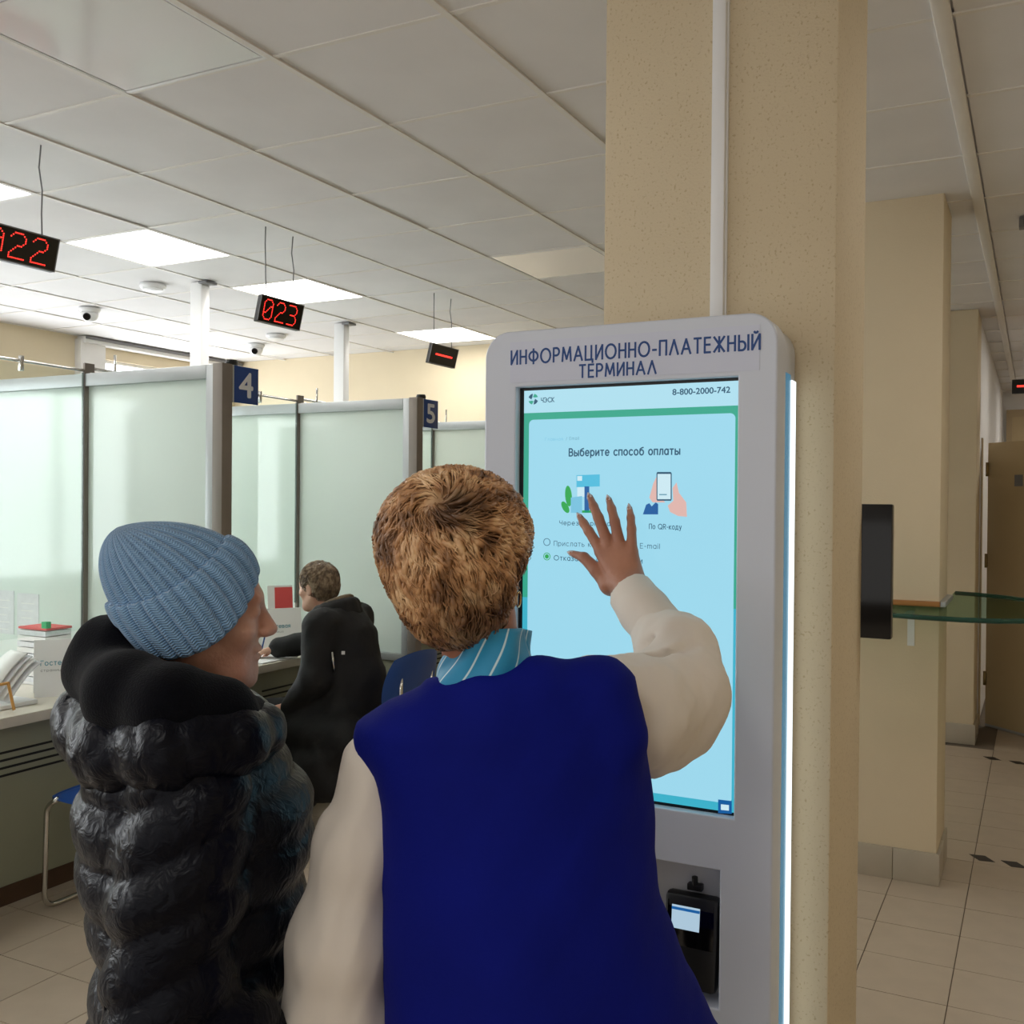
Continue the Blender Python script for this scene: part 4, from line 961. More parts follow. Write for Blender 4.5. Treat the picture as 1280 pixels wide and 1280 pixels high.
# skin, hair and cloth
def skin_mat(name, c1, c2):
    m = mat(name, c1, 0.5, col2=c2, scale=14, bump=0.10, bscale=130); b = m.node_tree.nodes['Principled BSDF']
    b.inputs['Subsurface Weight'].default_value = 0.0; return m
MT['skinA'] = skin_mat('skin_tan', rgb(178, 122, 94), rgb(160, 104, 80)); MT['skinB'] = skin_mat('skin_rosy', rgb(206, 158, 134), rgb(190, 134, 112)); MT['skinC'] = skin_mat('skin_fair', rgb(222, 176, 152), rgb(204, 150, 128))
MT['nail'] = mat('nail', rgb(206, 186, 182), 0.2, var=0.02)
def eye_mat():
    m, nt, b = new_mat('eye'); tc = nt.nodes.new('ShaderNodeTexCoord'); s = nt.nodes.new('ShaderNodeSeparateXYZ'); nt.links.new(tc.outputs['Generated'], s.inputs[0])
    r = nt.nodes.new('ShaderNodeValToRGB'); r.color_ramp.interpolation = 'CONSTANT'; e = r.color_ramp.elements; e[0].color = rgb(225, 218, 212); e[1].position = 0.93; e[1].color = rgb(70, 84, 92); k = e.new(0.985); k.color = (0.005, 0.005, 0.005, 1)
    nt.links.new(s.outputs['Z'], r.inputs[0]); nt.links.new(r.outputs[0], b.inputs['Base Color']); b.inputs['Roughness'].default_value = 0.15; return m
MT['eye'] = eye_mat()
def hair_mat(name, c1, c2, c3, scale=22, darks=()):
    m, nt, b = new_mat(name); tc = nt.nodes.new('ShaderNodeTexCoord')
    n = nt.nodes.new('ShaderNodeTexNoise'); n.inputs['Scale'].default_value = scale; n.inputs['Detail'].default_value = 3; nt.links.new(tc.outputs['Object'], n.inputs[0])
    r = nt.nodes.new('ShaderNodeValToRGB'); e = r.color_ramp.elements; e[0].position = 0.34; e[0].color = c1; e[1].position = 0.66; e[1].color = c3; k = e.new(0.5); k.color = c2
    nt.links.new(n.outputs[0], r.inputs[0]); src = r.outputs[0]
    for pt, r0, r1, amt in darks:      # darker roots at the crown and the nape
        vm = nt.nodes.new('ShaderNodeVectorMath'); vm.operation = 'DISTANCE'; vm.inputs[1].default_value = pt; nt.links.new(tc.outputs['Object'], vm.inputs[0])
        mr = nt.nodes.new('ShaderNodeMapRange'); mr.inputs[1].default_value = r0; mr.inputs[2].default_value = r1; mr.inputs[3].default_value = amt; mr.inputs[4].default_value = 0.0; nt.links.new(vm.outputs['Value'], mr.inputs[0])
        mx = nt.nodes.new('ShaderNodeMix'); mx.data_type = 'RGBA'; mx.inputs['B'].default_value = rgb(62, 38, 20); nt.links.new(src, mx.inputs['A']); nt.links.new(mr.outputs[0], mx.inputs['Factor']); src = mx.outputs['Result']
    nt.links.new(src, b.inputs['Base Color']); b.inputs['Roughness'].default_value = 0.42; return m
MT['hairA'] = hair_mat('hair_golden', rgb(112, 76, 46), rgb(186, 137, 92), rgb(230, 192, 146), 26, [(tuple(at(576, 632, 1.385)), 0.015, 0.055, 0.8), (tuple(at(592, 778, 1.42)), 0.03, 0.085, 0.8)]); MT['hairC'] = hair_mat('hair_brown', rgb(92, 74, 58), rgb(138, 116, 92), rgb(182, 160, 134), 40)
MT['vest'] = mat('vest_blue', rgb(6, 18, 116), 0.85, var=0.10, scale=5, bump=0.10, bscale=260, sheen=0.0, spec=0.15)
MT['blouse'] = mat('blouse_white', rgb(222, 212, 200), 0.8, var=0.02, scale=6, bump=0.06, bscale=35)
MT['coatC'] = mat('coat_black', rgb(12, 12, 14), 0.75, var=0.15, scale=10, bump=0.2, bscale=45)
MT['trouser'] = mat('trousers_black', rgb(22, 22, 25), 0.85, var=0.1); MT['shoe'] = mat('shoe_black', rgb(16, 15, 15), 0.35, var=0.1)
MT['fleece'] = mat('fleece_black', rgb(5, 6, 12), 0.95, var=0.2, scale=90, bump=0.25, bscale=320, sheen=0.06, spec=0.08)
MT['gold'] = mat('earring_gold', rgb(214, 178, 120), 0.25, 1.0, var=0.03)
MT['fur'] = mat('collar_lining', rgb(120, 104, 84), 0.9, var=0.2, scale=60, bump=0.5, bscale=140)
def puffer():
    m = mat('puffer_nylon', rgb(5, 7, 18), 0.36, var=0.15, scale=10, spec=0.15)
    nt = m.node_tree; b = nt.nodes['Principled BSDF']; tc = nt.nodes.new('ShaderNodeTexCoord')
    mp = nt.nodes.new('ShaderNodeMapping'); mp.inputs['Scale'].default_value = (1, 1, 1.1); nt.links.new(tc.outputs['Object'], mp.inputs[0])
    n = nt.nodes.new('ShaderNodeTexNoise'); n.inputs['Scale'].default_value = 34; n.inputs['Detail'].default_value = 3; n.inputs['Distortion'].default_value = 1.2; nt.links.new(mp.outputs[0], n.inputs[0])
    bp_ = nt.nodes.new('ShaderNodeBump'); bp_.inputs['Strength'].default_value = 0.28; bp_.inputs['Distance'].default_value = 0.02; nt.links.new(n.outputs[0], bp_.inputs['Height']); nt.links.new(bp_.outputs[0], b.inputs['Normal']); return m
MT['puffer'] = puffer()
def scarf_mat():
    m, nt, b = new_mat('scarf_turquoise'); tc = nt.nodes.new('ShaderNodeTexCoord')
    mp = nt.nodes.new('ShaderNodeMapping'); mp.inputs['Rotation'].default_value = (0, math.radians(-38), 0); nt.links.new(tc.outputs['UV'], mp.inputs[0])
    w = nt.nodes.new('ShaderNodeTexWave'); w.wave_type = 'BANDS'; w.bands_direction = 'X'; w.inputs['Scale'].default_value = 1.0; w.inputs['Distortion'].default_value = 0.0
    nt.links.new(tc.outputs['UV'], w.inputs[0])
    r = nt.nodes.new('ShaderNodeValToRGB'); e = r.color_ramp.elements; e[0].position = 0.965; e[0].color = rgb(26, 140, 186); e[1].position = 0.99; e[1].color = rgb(196, 224, 232)
    nt.links.new(w.outputs[0], r.inputs[0]); nt.links.new(r.outputs[0], b.inputs['Base Color']); b.inputs['Roughness'].default_value = 0.45; b.inputs['Sheen Weight'].default_value = 0.1; return m
MT['scarf'] = scarf_mat()
def knit_mat():
    m, nt, b = new_mat('knit_blue'); tc = nt.nodes.new('ShaderNodeTexCoord'); s = nt.nodes.new('ShaderNodeSeparateXYZ'); nt.links.new(tc.outputs['UV'], s.inputs[0])
    def math_(op, a, bb=None):
        k = nt.nodes.new('ShaderNodeMath'); k.operation = op
        for i, q in enumerate((a, bb)):
            if q is None: continue
            if isinstance(q, (int, float)): k.inputs[i].default_value = q
            else: nt.links.new(q, k.inputs[i])
        return k.outputs[0]
    # stitches: little slanted vees down each rib
    u4 = math_('MULTIPLY', s.outputs['X'], 2.0); tri = math_('PINGPONG', u4, 0.5)
    ph = math_('ADD', math_('MULTIPLY', s.outputs['Y'], 55.0), math_('MULTIPLY', tri, 1.6)); st = math_('SINE', math_('MULTIPLY', ph, 6.2832))
    st2 = math_('MULTIPLY', math_('ABSOLUTE', math_('SINE', math_('MULTIPLY', u4, 3.1416))), 0.8)
    hgt = math_('ADD', math_('MULTIPLY', st, 0.4), st2)
    n = nt.nodes.new('ShaderNodeTexNoise'); n.inputs['Scale'].default_value = 160; nt.links.new(tc.outputs['Object'], n.inputs[0]); hgt = math_('ADD', hgt, math_('MULTIPLY', n.outputs[0], 0.6))
    bp_ = nt.nodes.new('ShaderNodeBump'); bp_.inputs['Strength'].default_value = 0.8; bp_.inputs['Distance'].default_value = 0.0022; nt.links.new(hgt, bp_.inputs['Height']); nt.links.new(bp_.outputs[0], b.inputs['Normal'])
    mx = nt.nodes.new('ShaderNodeMix'); mx.data_type = 'RGBA'; mx.inputs['A'].default_value = rgb(82, 120, 160); mx.inputs['B'].default_value = rgb(136, 172, 206)
    f = nt.nodes.new('ShaderNodeMapRange'); f.inputs[1].default_value = -0.2; f.inputs[2].default_value = 1.3; nt.links.new(hgt, f.inputs[0]); nt.links.new(f.outputs[0], mx.inputs['Factor'])
    nt.links.new(mx.outputs['Result'], b.inputs['Base Color']); b.inputs['Roughness'].default_value = 0.95; b.inputs['Sheen Weight'].default_value = 0.35; b.inputs['Specular IOR Level'].default_value = 0.1; return m
MT['knit'] = knit_mat()
def set_uv(me, UV):
    uv = me.uv_layers.new(name='UVMap'); li = np.empty(len(me.loops), np.int32); me.loops.foreach_get('vertex_index', li); uv.data.foreach_set('uv', np.asarray(UV, np.float32)[li].ravel())
def grid_mesh(name, P, UV=None, closed_u=True):
    """P [nu, nv, 3]; u wraps when closed_u (duplicate seam column given in P)"""
    nu, nv, _ = P.shape; i = np.arange(nu*nv).reshape(nu, nv)
    f = np.stack([i[:-1, :-1], i[1:, :-1], i[1:, 1:], i[:-1, 1:]], -1).reshape(-1, 4)
    me = np_mesh(name, [(P.reshape(-1, 3), f)])
    if UV is not None: set_uv(me, UV.reshape(-1, 2))
    return me
def strands(name, roots, fn, flow, steps, ds, lift, rad, m, parent, taper=True, jitter=0.25):
    """locks combed over the surface fn = 0; flow(P, n) gives the combing direction"""
    P = roots.copy(); K = len(P); path = [P.copy()]
    def grad(P):
        e = 0.002; g = np.stack([fn(P+np.eye(3, dtype=np.float32)[k]*e)-fn(P-np.eye(3, dtype=np.float32)[k]*e) for k in range(3)], 1); return g/(np.linalg.norm(g, axis=1, keepdims=True)+1e-9)
    wig = RNG.normal(0, jitter, (K, 3)).astype(np.float32)
    for s in range(steps):
        n = grad(P); v = flow(P, n)+wig*(1+0.4*math.sin(s*1.7)); v = v-n*(v*n).sum(1, keepdims=True); v /= np.linalg.norm(v, axis=1, keepdims=True)+1e-9
        P = (P+v*ds).astype(np.float32); n = grad(P)
        tgt = lift*np.sin(math.pi*(s+1)/(steps+0.6))*RNG.uniform(0.5, 1.1, K).astype(np.float32)
        P = (P-n*(fn(P)-tgt)[:, None]).astype(np.float32); path.append(P.copy())
    path = np.stack(path, 1)                                     # K, S, 3
    S = path.shape[1]; T_ = np.gradient(path, axis=1); T_ /= np.linalg.norm(T_, axis=2, keepdims=True)+1e-9
    nrm = np.stack([grad(path[:, s].astype(np.float32)) for s in range(S)], 1); Bn = np.cross(T_, nrm)
    w = rad*np.sin(np.linspace(0.35, math.pi*0.98, S))[None, :, None]*RNG.uniform(0.6, 1.3, (K, 1, 1))
    ring = np.stack([path+Bn*w, path+nrm*w*0.55, path-Bn*w, path-nrm*w*0.4], 2)      # K, S, 4, 3
    base = (np.arange(K)[:, None, None]*S*4+np.arange(S-1)[None, :, None]*4)
    q = np.arange(4); f = np.stack([base+q, base+(q+1) % 4, base+4+(q+1) % 4, base+4+q], -1).reshape(-1, 4)
    return link(name, np_mesh(name, [(ring.reshape(-1, 3), f)]), m, parent)

# ================================================================ PERSON 1: the attendant in the blue vest
DA = 1.5
A1 = lambda px, py, D=DA: at(px, py, D)
pA = thing('person', 'attendant in a blue vest and white blouse touching the terminal screen', 'person')
faceA = RT*math.sin(math.radians(16))+FD*math.cos(math.radians(16))     # looks towards the screen
rightA = np.array([faceA[1], -faceA[0], 0])
upA = UP-RT*0.17
HA = frame(faceA, upA)
cA = A1(578, 712, 1.50)
neckA = [A1(582, 745, 1.49), A1(598, 800, 1.492), A1(608, 850, 1.50)]
J = dict(pelvis=A1(650, 1235, 1.50), waist=A1(645, 1100, 1.50), chest=A1(628, 960, 1.50), neck=A1(610, 860, 1.48))
J['shl'] = A1(480, 950, 1.54); J['shr'] = A1(735, 890, 1.54)
J['ell'] = A1(425, 1180, 1.50); J['wrl'] = A1(438, 1330, 1.62)
J['elr'] = A1(856, 868, 1.72); J['wrr'] = A1(793, 748, 1.90)
for k, s in (('l', -1), ('r', 1)):
    J['hip'+k] = J['pelvis']+rightA*0.085*s; J['knee'+k] = np.array([*(J['hip'+k]+faceA*0.02)[:2], 0.46]); J['ank'+k] = np.array([*(J['hip'+k])[:2], 0.095]); J['toe'+k] = np.array([*(J['hip'+k]+faceA*0.14)[:2], 0.045])
# right hand spread on the screen
def hp(px, py, off): return on_y(px, py, SY-0.002-off)
fing = [
 ([hp(751, 688, .034), hp(736, 664, .026), hp(729.5, 654, .018), hp(724.5, 645.5, .010)], [0.0118, 0.0096, 0.0086, 0.0060]),
 ([hp(761, 682, .036), hp(748, 647, .030), hp(742, 633, .020), hp(737.5, 621, .010)], [0.0120, 0.0100, 0.0088, 0.0062]),
 ([hp(775, 682, .036), hp(768.5, 652, .030), hp(764.5, 636, .020), hp(761, 624, .010)], [0.0118, 0.0098, 0.0086, 0.0060]),
 ([hp(790, 689, .036), hp(789.5, 661, .028), hp(788.5, 647, .020), hp(787, 635, .010)], [0.0108, 0.0088, 0.0077, 0.0054]),
 ([hp(764, 733, .042), hp(746, 713, .038), hp(730, 697, .030), hp(714.5, 691.5, .020)], [0.0190, 0.0140, 0.0108, 0.0062])]
wristA = [hp(783, 729, .052), J['wrr']]
palm = [(hp(776, 727, .048), hp(752, 690, .036), 0.022, 0.0140), (hp(782, 726, .048), hp(763, 686, .036), 0.022, 0.0140), (hp(787, 725, .048), hp(776, 686, .036), 0.022, 0.0140), (hp(793, 722, .046), hp(789, 691, .036), 0.020, 0.0135), (hp(783, 727, .05), hp(761, 731, .045), 0.020, 0.0190)]
hf = hand_fn(palm, fing, (wristA, [0.027, 0.030]))
allp = np.array([p for f in fing for p in f[0]]+wristA)
handR = solid(hf, allp.min(0)-0.03, allp.max(0)+0.03, 0.0027)
bodyA = np_mesh('body', [limb_body(J), head_mesh(cA, HA, 0.94, neckA), handR, hand_mesh(J['wrl'], (0.15*RT+0.25*FD-UP), rightA, 1)])
link('body', bodyA, MT['skinA'], pA); eyes(pA, cA, HA, 0.94)
for f in fing:      # long pale nails on the spread hand
    a = np.array(f[0][-2]); b = np.array(f[0][-1]); v = (b-a)/np.linalg.norm(b-a); back = np.array([0, -1, 0.0]); back -= v*(back@v); back /= np.linalg.norm(back); sd = np.cross(v, back)
    r = f[1][-1]; P = np.zeros((7, 6, 3))
    for i, t in enumerate(np.linspace(-1, 1, 7)):
        for j, s in enumerate(np.linspace(0, 1, 6)):
            wd = r*0.95*(1-0.75*max(0, s-0.35)**1.6/0.65**1.6); P[i, j] = b+v*(-0.006+0.0155*s)+sd*t*wd+back*(r*0.97*math.sqrt(max(0, 1-(t*0.8)**2))+0.0006-0.0022*s)
    o = link('fingernail', grid_mesh('fingernail', P), MT['nail'], pA); sf = o.modifiers.new('th', 'SOLIDIFY'); sf.thickness = 0.0012
# hair
hcen = A1(568, 668, 1.50)
def hairA(P):
    q = (P-N3(cA))@N3(HA).T     # forward, left, up
    d = s_ell(q, (-0.012, 0.002, 0.048), (0.112, 0.104, 0.094))
    d = s_u(d, s_ell(q, (-0.030, 0.0, -0.002), (0.090, 0.085, 0.078)), 0.03)
    d = s_u(d, s_ell(q, (-0.046, 0.0, -0.052), (0.052, 0.062, 0.050)), 0.03)
    d = s_sub(d, s_ell(q, (0.13, 0, -0.05), (0.10, 0.13, 0.125)), 0.02)           # open face
    for y in (-1, 1): d = s_sub(d, s_ell(q, (0.000, y*0.108, -0.030), (0.042, 0.046, 0.052)), 0.012)   # clear of the ears
    return d
hairBump = lambda P: hairA(P)+0.004+0.0055*wob(P, 48, 1.0)+0.003*wob(P, 110, 2.0)
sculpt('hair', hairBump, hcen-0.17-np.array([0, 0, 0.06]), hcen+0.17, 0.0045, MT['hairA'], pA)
# locks
K = 5200; u = RNG.normal(size=(K*2, 3)).astype(np.float32); u /= np.linalg.norm(u, axis=1, keepdims=True)
o0 = (cA+0.045*HA[2]-0.012*HA[0]).astype(np.float32); lo_ = np.zeros(K*2, np.float32); hi_ = np.full(K*2, 0.2, np.float32)
for _ in range(22):
    mid = (lo_+hi_)/2; ins = hairA(o0+u*mid[:, None]) < 0; lo_ = np.where(ins, mid, lo_); hi_ = np.where(ins, hi_, mid)
roots = (o0+u*(lo_-0.002)[:, None]).astype(np.float32); loc = (roots-N3(cA))@N3(HA).T
keep = (loc[:, 2] > -0.085) & ~((np.abs(loc[:, 1]) > 0.055) & (loc[:, 2] > -0.09) & (loc[:, 2] < 0.025) & (loc[:, 0] > -0.05)) & ~((loc[:, 0] > 0.05) & (loc[:, 2] < 0.06)); roots = roots[keep][:K]
crown = (cA-0.088*HA[0]+0.090*HA[2]-0.012*HA[1]).astype(np.float32)
def flowA(P, n):
    v = P-crown; v -= n*(v*n).sum(1, keepdims=True); r = np.linalg.norm(v, axis=1, keepdims=True)+1e-6; v = v/r
    sw = np.cross(n, v); dn = -HA[2][None, :].astype(np.float32)
    w = np.clip(1.0-r/0.12, 0, 1); lq = ((P-N3(cA))@N3(HA).T)[:, 2:3]
    wave = 0.55*np.sin(P[:, :1]*70+P[:, 2:3]*55)+0.35*np.sin(P[:, 2:3]*120+P[:, 1:2]*60)
    return v*(0.8)+sw*(0.9*w+0.55*wave)+dn*np.clip(0.35-lq*3, 0.05, 0.9)
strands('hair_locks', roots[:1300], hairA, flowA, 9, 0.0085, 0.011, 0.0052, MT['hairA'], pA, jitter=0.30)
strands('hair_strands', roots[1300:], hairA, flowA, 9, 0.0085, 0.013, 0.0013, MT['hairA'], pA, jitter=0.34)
# earrings
for y in (-1, 1):
    p = cA+0.94*(np.array([-0.004, y*0.087, -0.045])@HA); m = MB(); n = 18
    m.tube([p+0.012*np.array([0, 0, -1])+0.011*(HA[0]*math.sin(2*math.pi*k/n)+np.array([0, 0, 1])*math.cos(2*math.pi*k/n)) for k in range(n+1)], 0.0013, 6); m.build('earring', MT['gold'], pA, smooth=True)
# scarf: a tall band folded round the neck
nu, nv = 73, 20; P = np.zeros((nu, nv, 3)); UV = np.zeros((nu, nv, 2))
rb, rtop = np.array(A1(606, 876, 1.492)), np.array(A1(612, 793, 1.488))
for i in range(nu):
    th = 2*math.pi*i/(nu-1)
    for j in range(nv):
        t = j/(nv-1); tt = 1-(1-t)**1.5; c = rb*(1-t)+rtop*t
        a = (0.090*(1-tt)+0.058*tt); b = (0.074*(1-tt)+0.064*tt)
        fold = 0.0030*math.sin(3*th+6*t)+0.0022*math.sin(7*th-9*t+1)
        dv = rightA*math.cos(th)*(a+fold)+faceA*math.sin(th)*(b+fold)
        P[i, j] = c+dv+UP*(0.012*math.cos(th)*(t)*0.8-0.012*math.sin(th)*t); UV[i, j] = ((i/(nu-1)*4.0-t*0.55), t)
o = link('scarf', grid_mesh('scarf', P, UV), MT['scarf'], pA); sf = o.modifiers.new('th', 'SOLIDIFY'); sf.thickness = 0.004; sf.offset = -1
# blouse: both sleeves and the yoke
S0 = J['shr']; 
def blouse(P):
    # left sleeve, loose and widening
    l = chain(P, [A1(472, 957, 1.53), A1(448, 1060, 1.52), A1(428, 1180, 1.51), A1(424, 1265, 1.52), A1(432, 1330, 1.58)], [0.050, 0.060, 0.072, 0.078, 0.050], 0.03)
    l = l+0.0050*wob(P*np.array([1, 1, 0.4], np.float32), 46, 3.0)+0.0025*wob(P*np.array([1, 1, 0.6], np.float32), 90, 5.0)
    # right sleeve, raised
    r = chain(P, [A1(745, 882, 1.57), A1(788, 890, 1.62), A1(846, 868, 1.71)], [0.078, 0.080, 0.083], 0.04)
    r = s_u(r, chain(P, [A1(848, 868, 1.71), A1(846, 820, 1.77), A1(818, 784, 1.84)], [0.080, 0.068, 0.047], 0.03), 0.03)
    r = s_u(r, chain(P, [A1(800, 895, 1.62), A1(824, 922, 1.66)], [0.078, 0.050], 0.03), 0.035)
    r = s_u(r, s_cap(P, A1(816, 955, 1.64), A1(852, 910, 1.69), 0.022, 0.052), 0.03)
    # folds running from the crook of the elbow
    for a, b, w in (((798, 838, 1.66), (876, 802, 1.69), 0.013), ((800, 842, 1.64), (862, 866, 1.625), 0.011), ((800, 812, 1.74), (850, 786, 1.735), 0.007), ((812, 838, 1.62), (846, 925, 1.605), 0.010)):
        r = s_sub(r, s_cap(P, A1(*a), A1(*b), w, w*0.35), 0.016)
    r = r+0.0038*wob(P, 42, 7.0)+0.0024*wob(P, 95, 2.0)
    y = s_cap(P, J['shl'], J['shr'], 0.05, 0.05)
    return np.minimum(s_u(l, y, 0.02), s_u(r, y, 0.02))
bl = A1(640, 1090, 1.5)
sculpt('blouse', blouse, [min(A1(350, 1000, 1.6)[0], A1(350, 1000, 1.4)[0])-0.02, A1(430, 1200, 1.4)[1]-0.08, 0.70], [A1(930, 850, 1.75)[0]+0.02, A1(860, 850, 1.85)[1]+0.10, 1.50], 0.0075, MT['blouse'], pA)
# cuff
cf = [A1(826, 788, 1.82), A1(806, 765, 1.865), A1(788, 741, 1.91)]
def cuff(P):
    d = chain(P, cf, [0.047, 0.047, 0.044], 0.01); d = np.maximum(d, (P-N3(cf[-1]))@N3((cf[-1]-cf[0])/np.linalg.norm(cf[-1]-cf[0]))); return d+0.0012*wob(P, 60, 1.0)
sculpt('cuff', cuff, np.min(cf, 0)-0.07, np.max(cf, 0)+0.07, 0.005, MT['blouse'], pA)
# vest
vz = lambda py, D=1.5: A1(640, py, D)[2]
Ov = A1(640, 900, 1.5)
cm = 1.5/FPX
def sec(py, xl, xr, b, off=0.0): return (vz(py), (xl+xr)/2*cm-640*cm, off, (xr-xl)/2*cm, b)
secs = [sec(1330, 476, 935, .190), sec(1280, 480, 905, .185), sec(1200, 484, 862, .175), sec(1120, 483, 826, .160), sec(1060, 480, 818, .148), sec(1000, 474, 817, .138), sec(950, 464, 812, .130), sec(905, 452, 800, .115), sec(878, 486, 784, .098), sec(858, 550, 762, .075)]
secs += [(0.70, *secs[0][1:])]
def vest(P):
    d = s_loft(P, secs, Ov, RT, FD)
    d = s_u(d, chain(P, [A1(474, 925, 1.52), A1(558, 904, 1.475), A1(618, 886, 1.452), A1(676, 868, 1.458), A1(750, 868, 1.47)], [0.030, 0.052, 0.052, 0.050, 0.046], 0.03), 0.04)
    d = s_u(d, chain(P, [A1(748, 868, 1.47), A1(774, 920, 1.45)], [0.046, 0.036], 0.03), 0.04)
    z = P[:, 2]
    # soft hanging folds
    x = (P-N3(Ov))@N3(RT)
    f = 0.0065*np.sin(x*38+3*np.sin(z*6))*np.clip((1.18-z)*2.2, 0, 1)+0.0045*wob(P, 17, 4.0)+0.0015*wob(P, 45, 2.0)
    return d+f
sculpt('vest', vest, [A1(440, 900, 1.4)[0]-0.2, A1(600, 900, 1.3)[1]-0.1, 0.71], [A1(900, 900, 1.6)[0]+0.16, A1(700, 900, 1.7)[1]+0.16, 1.42], 0.0085, MT['vest'], pA)
# trousers and shoes
def trousers(P):
    d = s_cap(P, J['hipl'], J['hipr'], 0.10, 0.10)
    for k in 'lr': d = s_u(d, chain(P, [J['hip'+k], J['knee'+k], J['ank'+k]], [0.085, 0.075, 0.062]), 0.04)
    return np.maximum(d, 0.075-P[:, 2])+0.004*wob(P, 25, 1)
lw = np.array([J['anklel'] if 'anklel' in J else J['ankl'], J['ankr'], J['hipl'], J['hipr'], J['kneel'], J['kneer']])
sculpt('trousers', trousers, lw.min(0)-0.16, lw.max(0)+0.16, 0.014, MT['trouser'], pA)
def shoe_pair(parent, J, A=None):
    for k in 'lr':
        a = np.array([*J['ank'+k][:2], 0.045]); t = np.array([*J['toe'+k][:2], 0.038]); f = (t-a)/np.linalg.norm(t-a)
        fn = lambda P, a=a, t=t, f=f: np.maximum(s_u(s_cap(P, a-f*0.035, t, 0.042, 0.036), s_cap(P, a, a+UP*0.05, 0.045, 0.042), 0.03), 0.004-P[:, 2])
        sculpt('shoe', fn, np.minimum(a, t)-[0.1, 0.1, 0.05], np.maximum(a, t)+[0.1, 0.1, 0.12], 0.008, MT['shoe'], parent)
shoe_pair(pA, J)

# ================================================================ PERSON 2: the woman in the blue knitted hat
DB = 1.6; mB = DB/FPX
B1 = lambda px, py, D=DB: at(px, py, D)
pB = thing('person', 'woman in a light blue knitted hat and dark puffer coat watching the screen', 'person')
faceB = RT*math.cos(math.radians(14))+FD*math.sin(math.radians(14)); leftB = np.array([-faceB[1], faceB[0], 0])
fdir = faceB-0.06*UP; HB = frame(fdir, UP-0.04*FD); cB = B1(252, 766, 1.60)
neckB = [B1(238, 800), B1(222, 870), B1(215, 930)]
J2 = dict(pelvis=B1(228, 1300, 1.6), waist=B1(226, 1160, 1.6), chest=B1(222, 1010, 1.6), neck=B1(218, 905, 1.6))
for k, s in (('l', 1), ('r', -1)):
    J2['sh'+k] = B1(222, 960, 1.6)+leftB*0.155*s; J2['el'+k] = J2['sh'+k]+np.array([0, 0, -0.26])+leftB*0.04*s-faceB*0.03; J2['wr'+k] = J2['el'+k]+np.array([0, 0, -0.13])+faceB*0.18-leftB*0.03*s
    J2['hip'+k] = J2['pelvis']+leftB*0.085*s; J2['knee'+k] = np.array([*(J2['hip'+k]+faceB*0.02)[:2], 0.43]); J2['ank'+k] = np.array([*J2['hip'+k][:2], 0.095]); J2['toe'+k] = np.array([*(J2['hip'+k]+faceB*0.14)[:2], 0.045])
link('body', np_mesh('body', [limb_body(J2), head_mesh(cB, HB, 0.95, neckB, 0.004, old=1.0), hand_mesh(J2['wrl'], faceB-0.4*UP, leftB*-1, 1), hand_mesh(J2['wrr'], faceB-0.4*UP, leftB, -1)]), MT['skinB'], pB); eyes(pB, cB, HB, 0.95)
# knitted hat
HU = UP*0.90-faceB*0.46; HU /= np.linalg.norm(HU); HF = frame(faceB, HU)      # rows forward, left, up of the hat
HF = np.stack([np.cross(HF[1], HU), HF[1], HU]); hc = np.array(cB)+0.018*UP-0.010*faceB
nu, nv = 24*12+1, 70
def hat_grid(off, t0, t1, cuffed):
    P = np.zeros((nu, nv, 3)); UV = np.zeros((nu, nv, 2)); th = np.linspace(0, 2*math.pi, nu)
    for j in range(nv):
        s = j/(nv-1); t = t0+(t1-t0)*s
        dip = -0.050*np.abs(np.sin(th))**1.6-0.020*(1-np.cos(th))*0.5            # rim is lower over the ears and nape
        a0, b0 = 0.100, 0.088
        k = (max(0.0, 1-max(0, (t-0.25)/0.75)**1.9))**0.62 if t > 0.25 else 1.0
        gather = 1.0-0.10*max(0, 0.15-t)
        hgt = 0.156*t**0.95
        rib = (np.abs(np.sin(th*12))**0.8-0.5)*0.0088*(0.35+0.65*k)
        x = np.cos(th)*(a0*k*gather+off+rib*k)-0.050*t**1.7; y = np.sin(th)*(b0*k*gather+off+rib*k)
        z = hgt+dip*(1-t)**1.0
        if cuffed: 
            e = 0.006*math.sin(math.pi*min(1, max(0, s)))**0.5; x = x+np.cos(th)*e; y = y+np.sin(th)*e
        P[:, j] = hc+x[:, None]*HF[0]+y[:, None]*HF[1]+z[:, None]*HF[2]; UV[:, j, 0] = th/(2*math.pi)*24; UV[:, j, 1] = t
    return P, UV
P, UV = hat_grid(0.0, 0.02, 1.0, False); hat = link('hat', grid_mesh('hat', P, UV), MT['knit'], pB)
nv = 26; P, UV = hat_grid(0.006, -0.02, 0.44, True); link('hat_cuff', grid_mesh('hat_cuff', P, UV), MT['knit'], hat)
sfm = bpy.data.objects[hat.children[0].name].modifiers.new('th', 'SOLIDIFY'); sfm.thickness = 0.006; sfm.offset = -1
